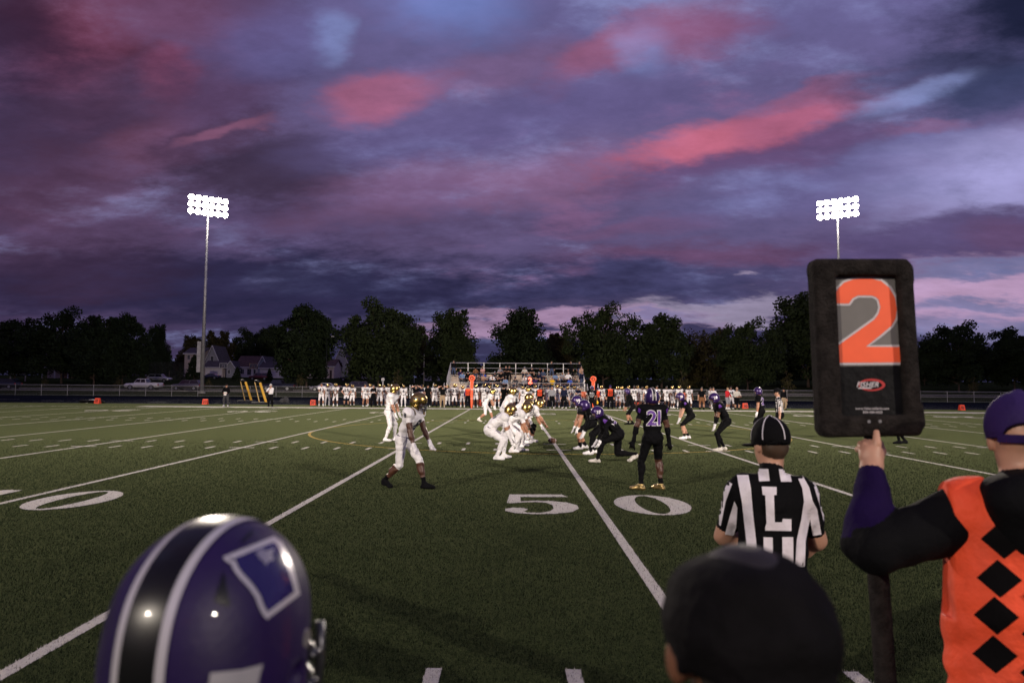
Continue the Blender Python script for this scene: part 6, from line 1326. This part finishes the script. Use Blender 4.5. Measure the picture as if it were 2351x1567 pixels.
def cooler(px, Y, m, label, table=True):
    x = AT(px, 915, Y).x; z = .75 if table else .0; t = thing('drink_cooler', label, 'cooler', (x, Y, z+hz(Y)), 0, 'drink coolers behind the team')
    MB().tube([(0, 0, 0), (0, 0, .45)], .2, 14, .23).build('tub', m, t, True); MB().tube([(0, 0, .45), (0, 0, .55)], .24, 14).build('lid', m, t); MB().tube([(0, -.19, .08), (0, -.28, .08)], .03, 8).build('tap', MWP, t)
    if table:
        q = thing('folding_table', 'folding table under the %s' % label.replace(' on a table', ''), 'table', (x, Y, hz(Y)), 0, 'folding tables behind the team'); MB().box((-.6, -.35, .70), (.6, .35, .745)).build('table_top', mat('table_grey', (.3, .3, .3), .6), q)
        for a in (-.5, .5):
            for b_ in (-.28, .28): MB().tube([(a, b_, 0), (a, b_, .70)], .02, 6).build('leg', MBLK_, q)
MCR = mat('cooler_red', (.55, .05, .02), .4); cooler(1102, 60.6, MCR, 'red drink cooler on a table left of midfield', False); cooler(1340, 61.2, mat('cooler_orange', (.62, .14, .06), .4), 'orange drink cooler on a table behind the white capped coach'); cooler(1571, 60.8, mat('cooler_pink', (.55, .10, .06), .4), 'orange drink cooler on a table near the rightmost players')
for px in (1060, 1140, 1210, 1290, 1420, 1500):
    x = AT(px, 910, 61.5).x; t = thing('team_bench', 'low team bench behind the players %s' % {1060: 'left of the orange chain pole', 1140: 'behind the running backs', 1210: 'behind the far official', 1290: 'behind the navy sweater', 1420: 'right of the tall orange vest', 1500: 'behind defender 21'}[px], 'bench', (x, 61.5, hz(61.5)), 0, 'team benches'); MB().box((-1.1, -.13, .42), (1.1, .13, .46)).build('seat', MALU, t)
    for s in (-.8, .8): MB().box((s-.03, -.12, 0), (s+.03, .12, .42)).build('leg', MRAIL, t)
lumpy('equipment_pile', 'dark heap of bags beside the left 10 marker', 'bags', (AT(213, 922, 60.8).x, 60.8, 0), (1.1, .45, .34), [CL['black'], CL['bone']], 3)
lumpy('equipment_bag', 'black equipment bag on the track right of the white jacket', 'bag', (AT(655, 915, 65).x, 65, hz(65)), (.45, .35, .62), [CL['black'], CL['dgrey']], 5)
t = thing('gate_post', 'white fence gate post pair left of the bleachers', 'gate', (AT(941, 905, 79.6).x, 79.6, hz(79.6)))
for s in (0, .25): MB().tube([(s, 0, -.05), (s, 0, 1.5)], .06, 8).build('post', MRAIL, t)
t = thing('round_sign_post', 'white round headed meter post left of the quarterback', 'post', (AT(879, 880, 104).x, 104, hz(104))); MB().tube([(0, 0, -.1), (0, 0, 1.9)], .10, 8).build('post', MTRIM, t); MB().tube([(0, -.08, 2.2), (0, .08, 2.2)], .26, 14).build('disc', MTRIM, t)
# ------------------------------------------------------------------ spectators
SEAT = {}
for nm, p in dict(lap=dict(wL=(.30, .12, .66), wR=(.30, -.12, .66), eL=(-.2, 1, -.2), eR=(-.2, -1, -.2)), lean=dict(lean=24, wL=(.40, .08, .70), wR=(.40, -.06, .70), eL=(0, 1, -.4), eR=(0, -1, -.4)), fold=dict(wL=(.26, -.08, .80), wR=(.26, .08, .78), eL=(.1, 1, -.6), eR=(.1, -1, -.6))).items():
    po = {**dict(face=-90, pel=(0, 0, .545), lean=8, fL=(.36, .14, 5, 0), fR=(.36, -.14, -5, 0), kL=(1, .2, 1), kR=(1, -.2, 1), slv=.75), **p}
    B, hc, Mh, J = figure(po, False, False, False, 1.12, True, 1); SEAT[nm] = (body_mesh(B, .026, 'person'), hc, Mh)
SPEC = [(350, 170, 'purple', 0), (380, 230, 'lblue', 0), (460, 220, 'black', 0), (570, 155, 'brown', 'w'), (670, 160, 'pink', 0), (610, 262, 'dgrey', 0), (632, 240, 'tan', 0), (690, 238, 'blue', 0), (550, 292, 'navy', 0), (735, 300, 'navy', 0), (805, 272, 'white', 0), (845, 222, 'dgrey', 0), (885, 312, 'black', 0), (915, 160, 'grey', 0), (930, 232, 'black', 0), (995, 342, 'lblue', 0),
 (1270, 155, 'bone', 0), (1375, 155, 'black', 'w'), (1485, 160, 'black', 0), (1525, 192, 'jean', 0), (1325, 225, 'grey', 0), (1270, 250, 'white', 0), (1265, 322, 'grey', 0), (1400, 236, 'black', 0), (1470, 226, 'navy', 0), (1420, 342, 'purple', 0), (1488, 300, 'black', 0), (1572, 300, 'black', 0), (1700, 220, 'lblue', 0), (1660, 290, 'yellow', 0), (1740, 282, 'navy', 0), (1805, 230, 'grey', 0), (1815, 282, 'black', 0), (1885, 220, 'white', 0), (1908, 308, 'blue', 0), (620, 352, 'dgrey', 0), (1600, 350, 'dgrey', 0), (1350, 300, 'purple', 0), (1140, 350, 'dgrey', 0), (770, 352, 'black', 0)]
used = {}; rows = {}
for cx, cy, colr, cp in SPEC:
    px, py = 1000+cx/6.187, 820+cy/6.187; best = None
    for k in range(1, 7):
        y = BY+1.35+(k-1)*RUN+.465; z = bz+WZ+k*RISE; e = abs(PX((0, y, z+1.27))[1]-py)
        if best is None or e < best[0]: best = (e, k, y, z)
    _, k, y, z = best; x = AT(px, py, y).x
    while any(abs(x-q) < .5 for q in used.get(k, [])): x += .12
    used.setdefault(k, []).append(x); rows.setdefault(k, []).append((x, y, z, colr, cp))
ORD = 'first second third fourth fifth sixth seventh eighth ninth tenth eleventh twelfth thirteenth fourteenth fifteenth sixteenth seventeenth eighteenth nineteenth twentieth'.split()
RN = {1: 'lowest', 2: 'second lowest', 3: 'third', 4: 'fourth', 5: 'second highest', 6: 'top'}
CN = dict(dgrey='charcoal', lblue='light blue', jean='denim blue', bone='off white')
i = 0
for k in rows:
    for j, (x, y, z, colr, cp) in enumerate(sorted(rows[k])):
        i += 1; g = random.Random(i*7); me, hc, Mh = SEAT[g.choice(list(SEAT))]
        o = link('person', me, None, (), (x, y, z)); o.rotation_euler = (0, 0, R(g.uniform(-16, 16))); s = g.uniform(.95, 1.03); o.scale = (s, s, s)
        pn = g.choice(['jean', 'black', 'dgrey', 'jean', 'navy']); setmats(o, outfit(top=colr, ual=colr, far=g.choice([colr, colr, 'skin']), pnt=pn, kne=pn, shn=pn, soc='black', sho=g.choice(['black', 'white', 'dgrey']), skin=g.choice('lltlm'), hair=g.choice(['dark', 'brown', 'fair', 'grey', 'brown'])), SKIN['l'])
        tag(o, 'spectator in %s top seated %s from left on the %s bleacher row' % (CN.get(colr, colr), ORD[j], RN[k]), 'person', 'spectators on the bleachers')
        if cp == 'w' or g.random() < .25: cap(o, hc, Mh, CL[g.choice(['black', 'navy', 'white', 'grey'])])
tz = lambda k: (BY+1.35+(k-1)*RUN+.16, bz+WZ+k*RISE)
for cx, k, colr, pn, lb in ((250, 6, 'black', 'jean', 'standing at the left end of the top row'), (995, 4, 'black', 'black', 'standing left of the middle aisle'), (1042, 4, 'black', 'black', 'standing in the middle aisle'), (1645, 6, 'black', 'jean', 'standing near the middle of the top row'), (1920, 6, 'black', 'black', 'standing second from the right on the top row'), (2040, 6, 'black', 'jean', 'standing at the right end of the top row'), (2068, 4, 'tan', 'jean', 'standing at the right end halfway up'), (2082, 2, 'navy', 'jean', 'standing on the right end steps')):
    y, z = tz(k); px = 1000+cx/6.187; stander('spectator in %s top %s of the bleachers' % (colr, lb), px, y, 'c_stand' if k != 4 else 'c_cross', outfit(top=colr, ual=colr, far=colr, pnt=pn, kne=pn, shn=pn, soc='black', sho='black', hair='brown'), random.uniform(-15, 15), .98, group='spectators on the bleachers', z=z)
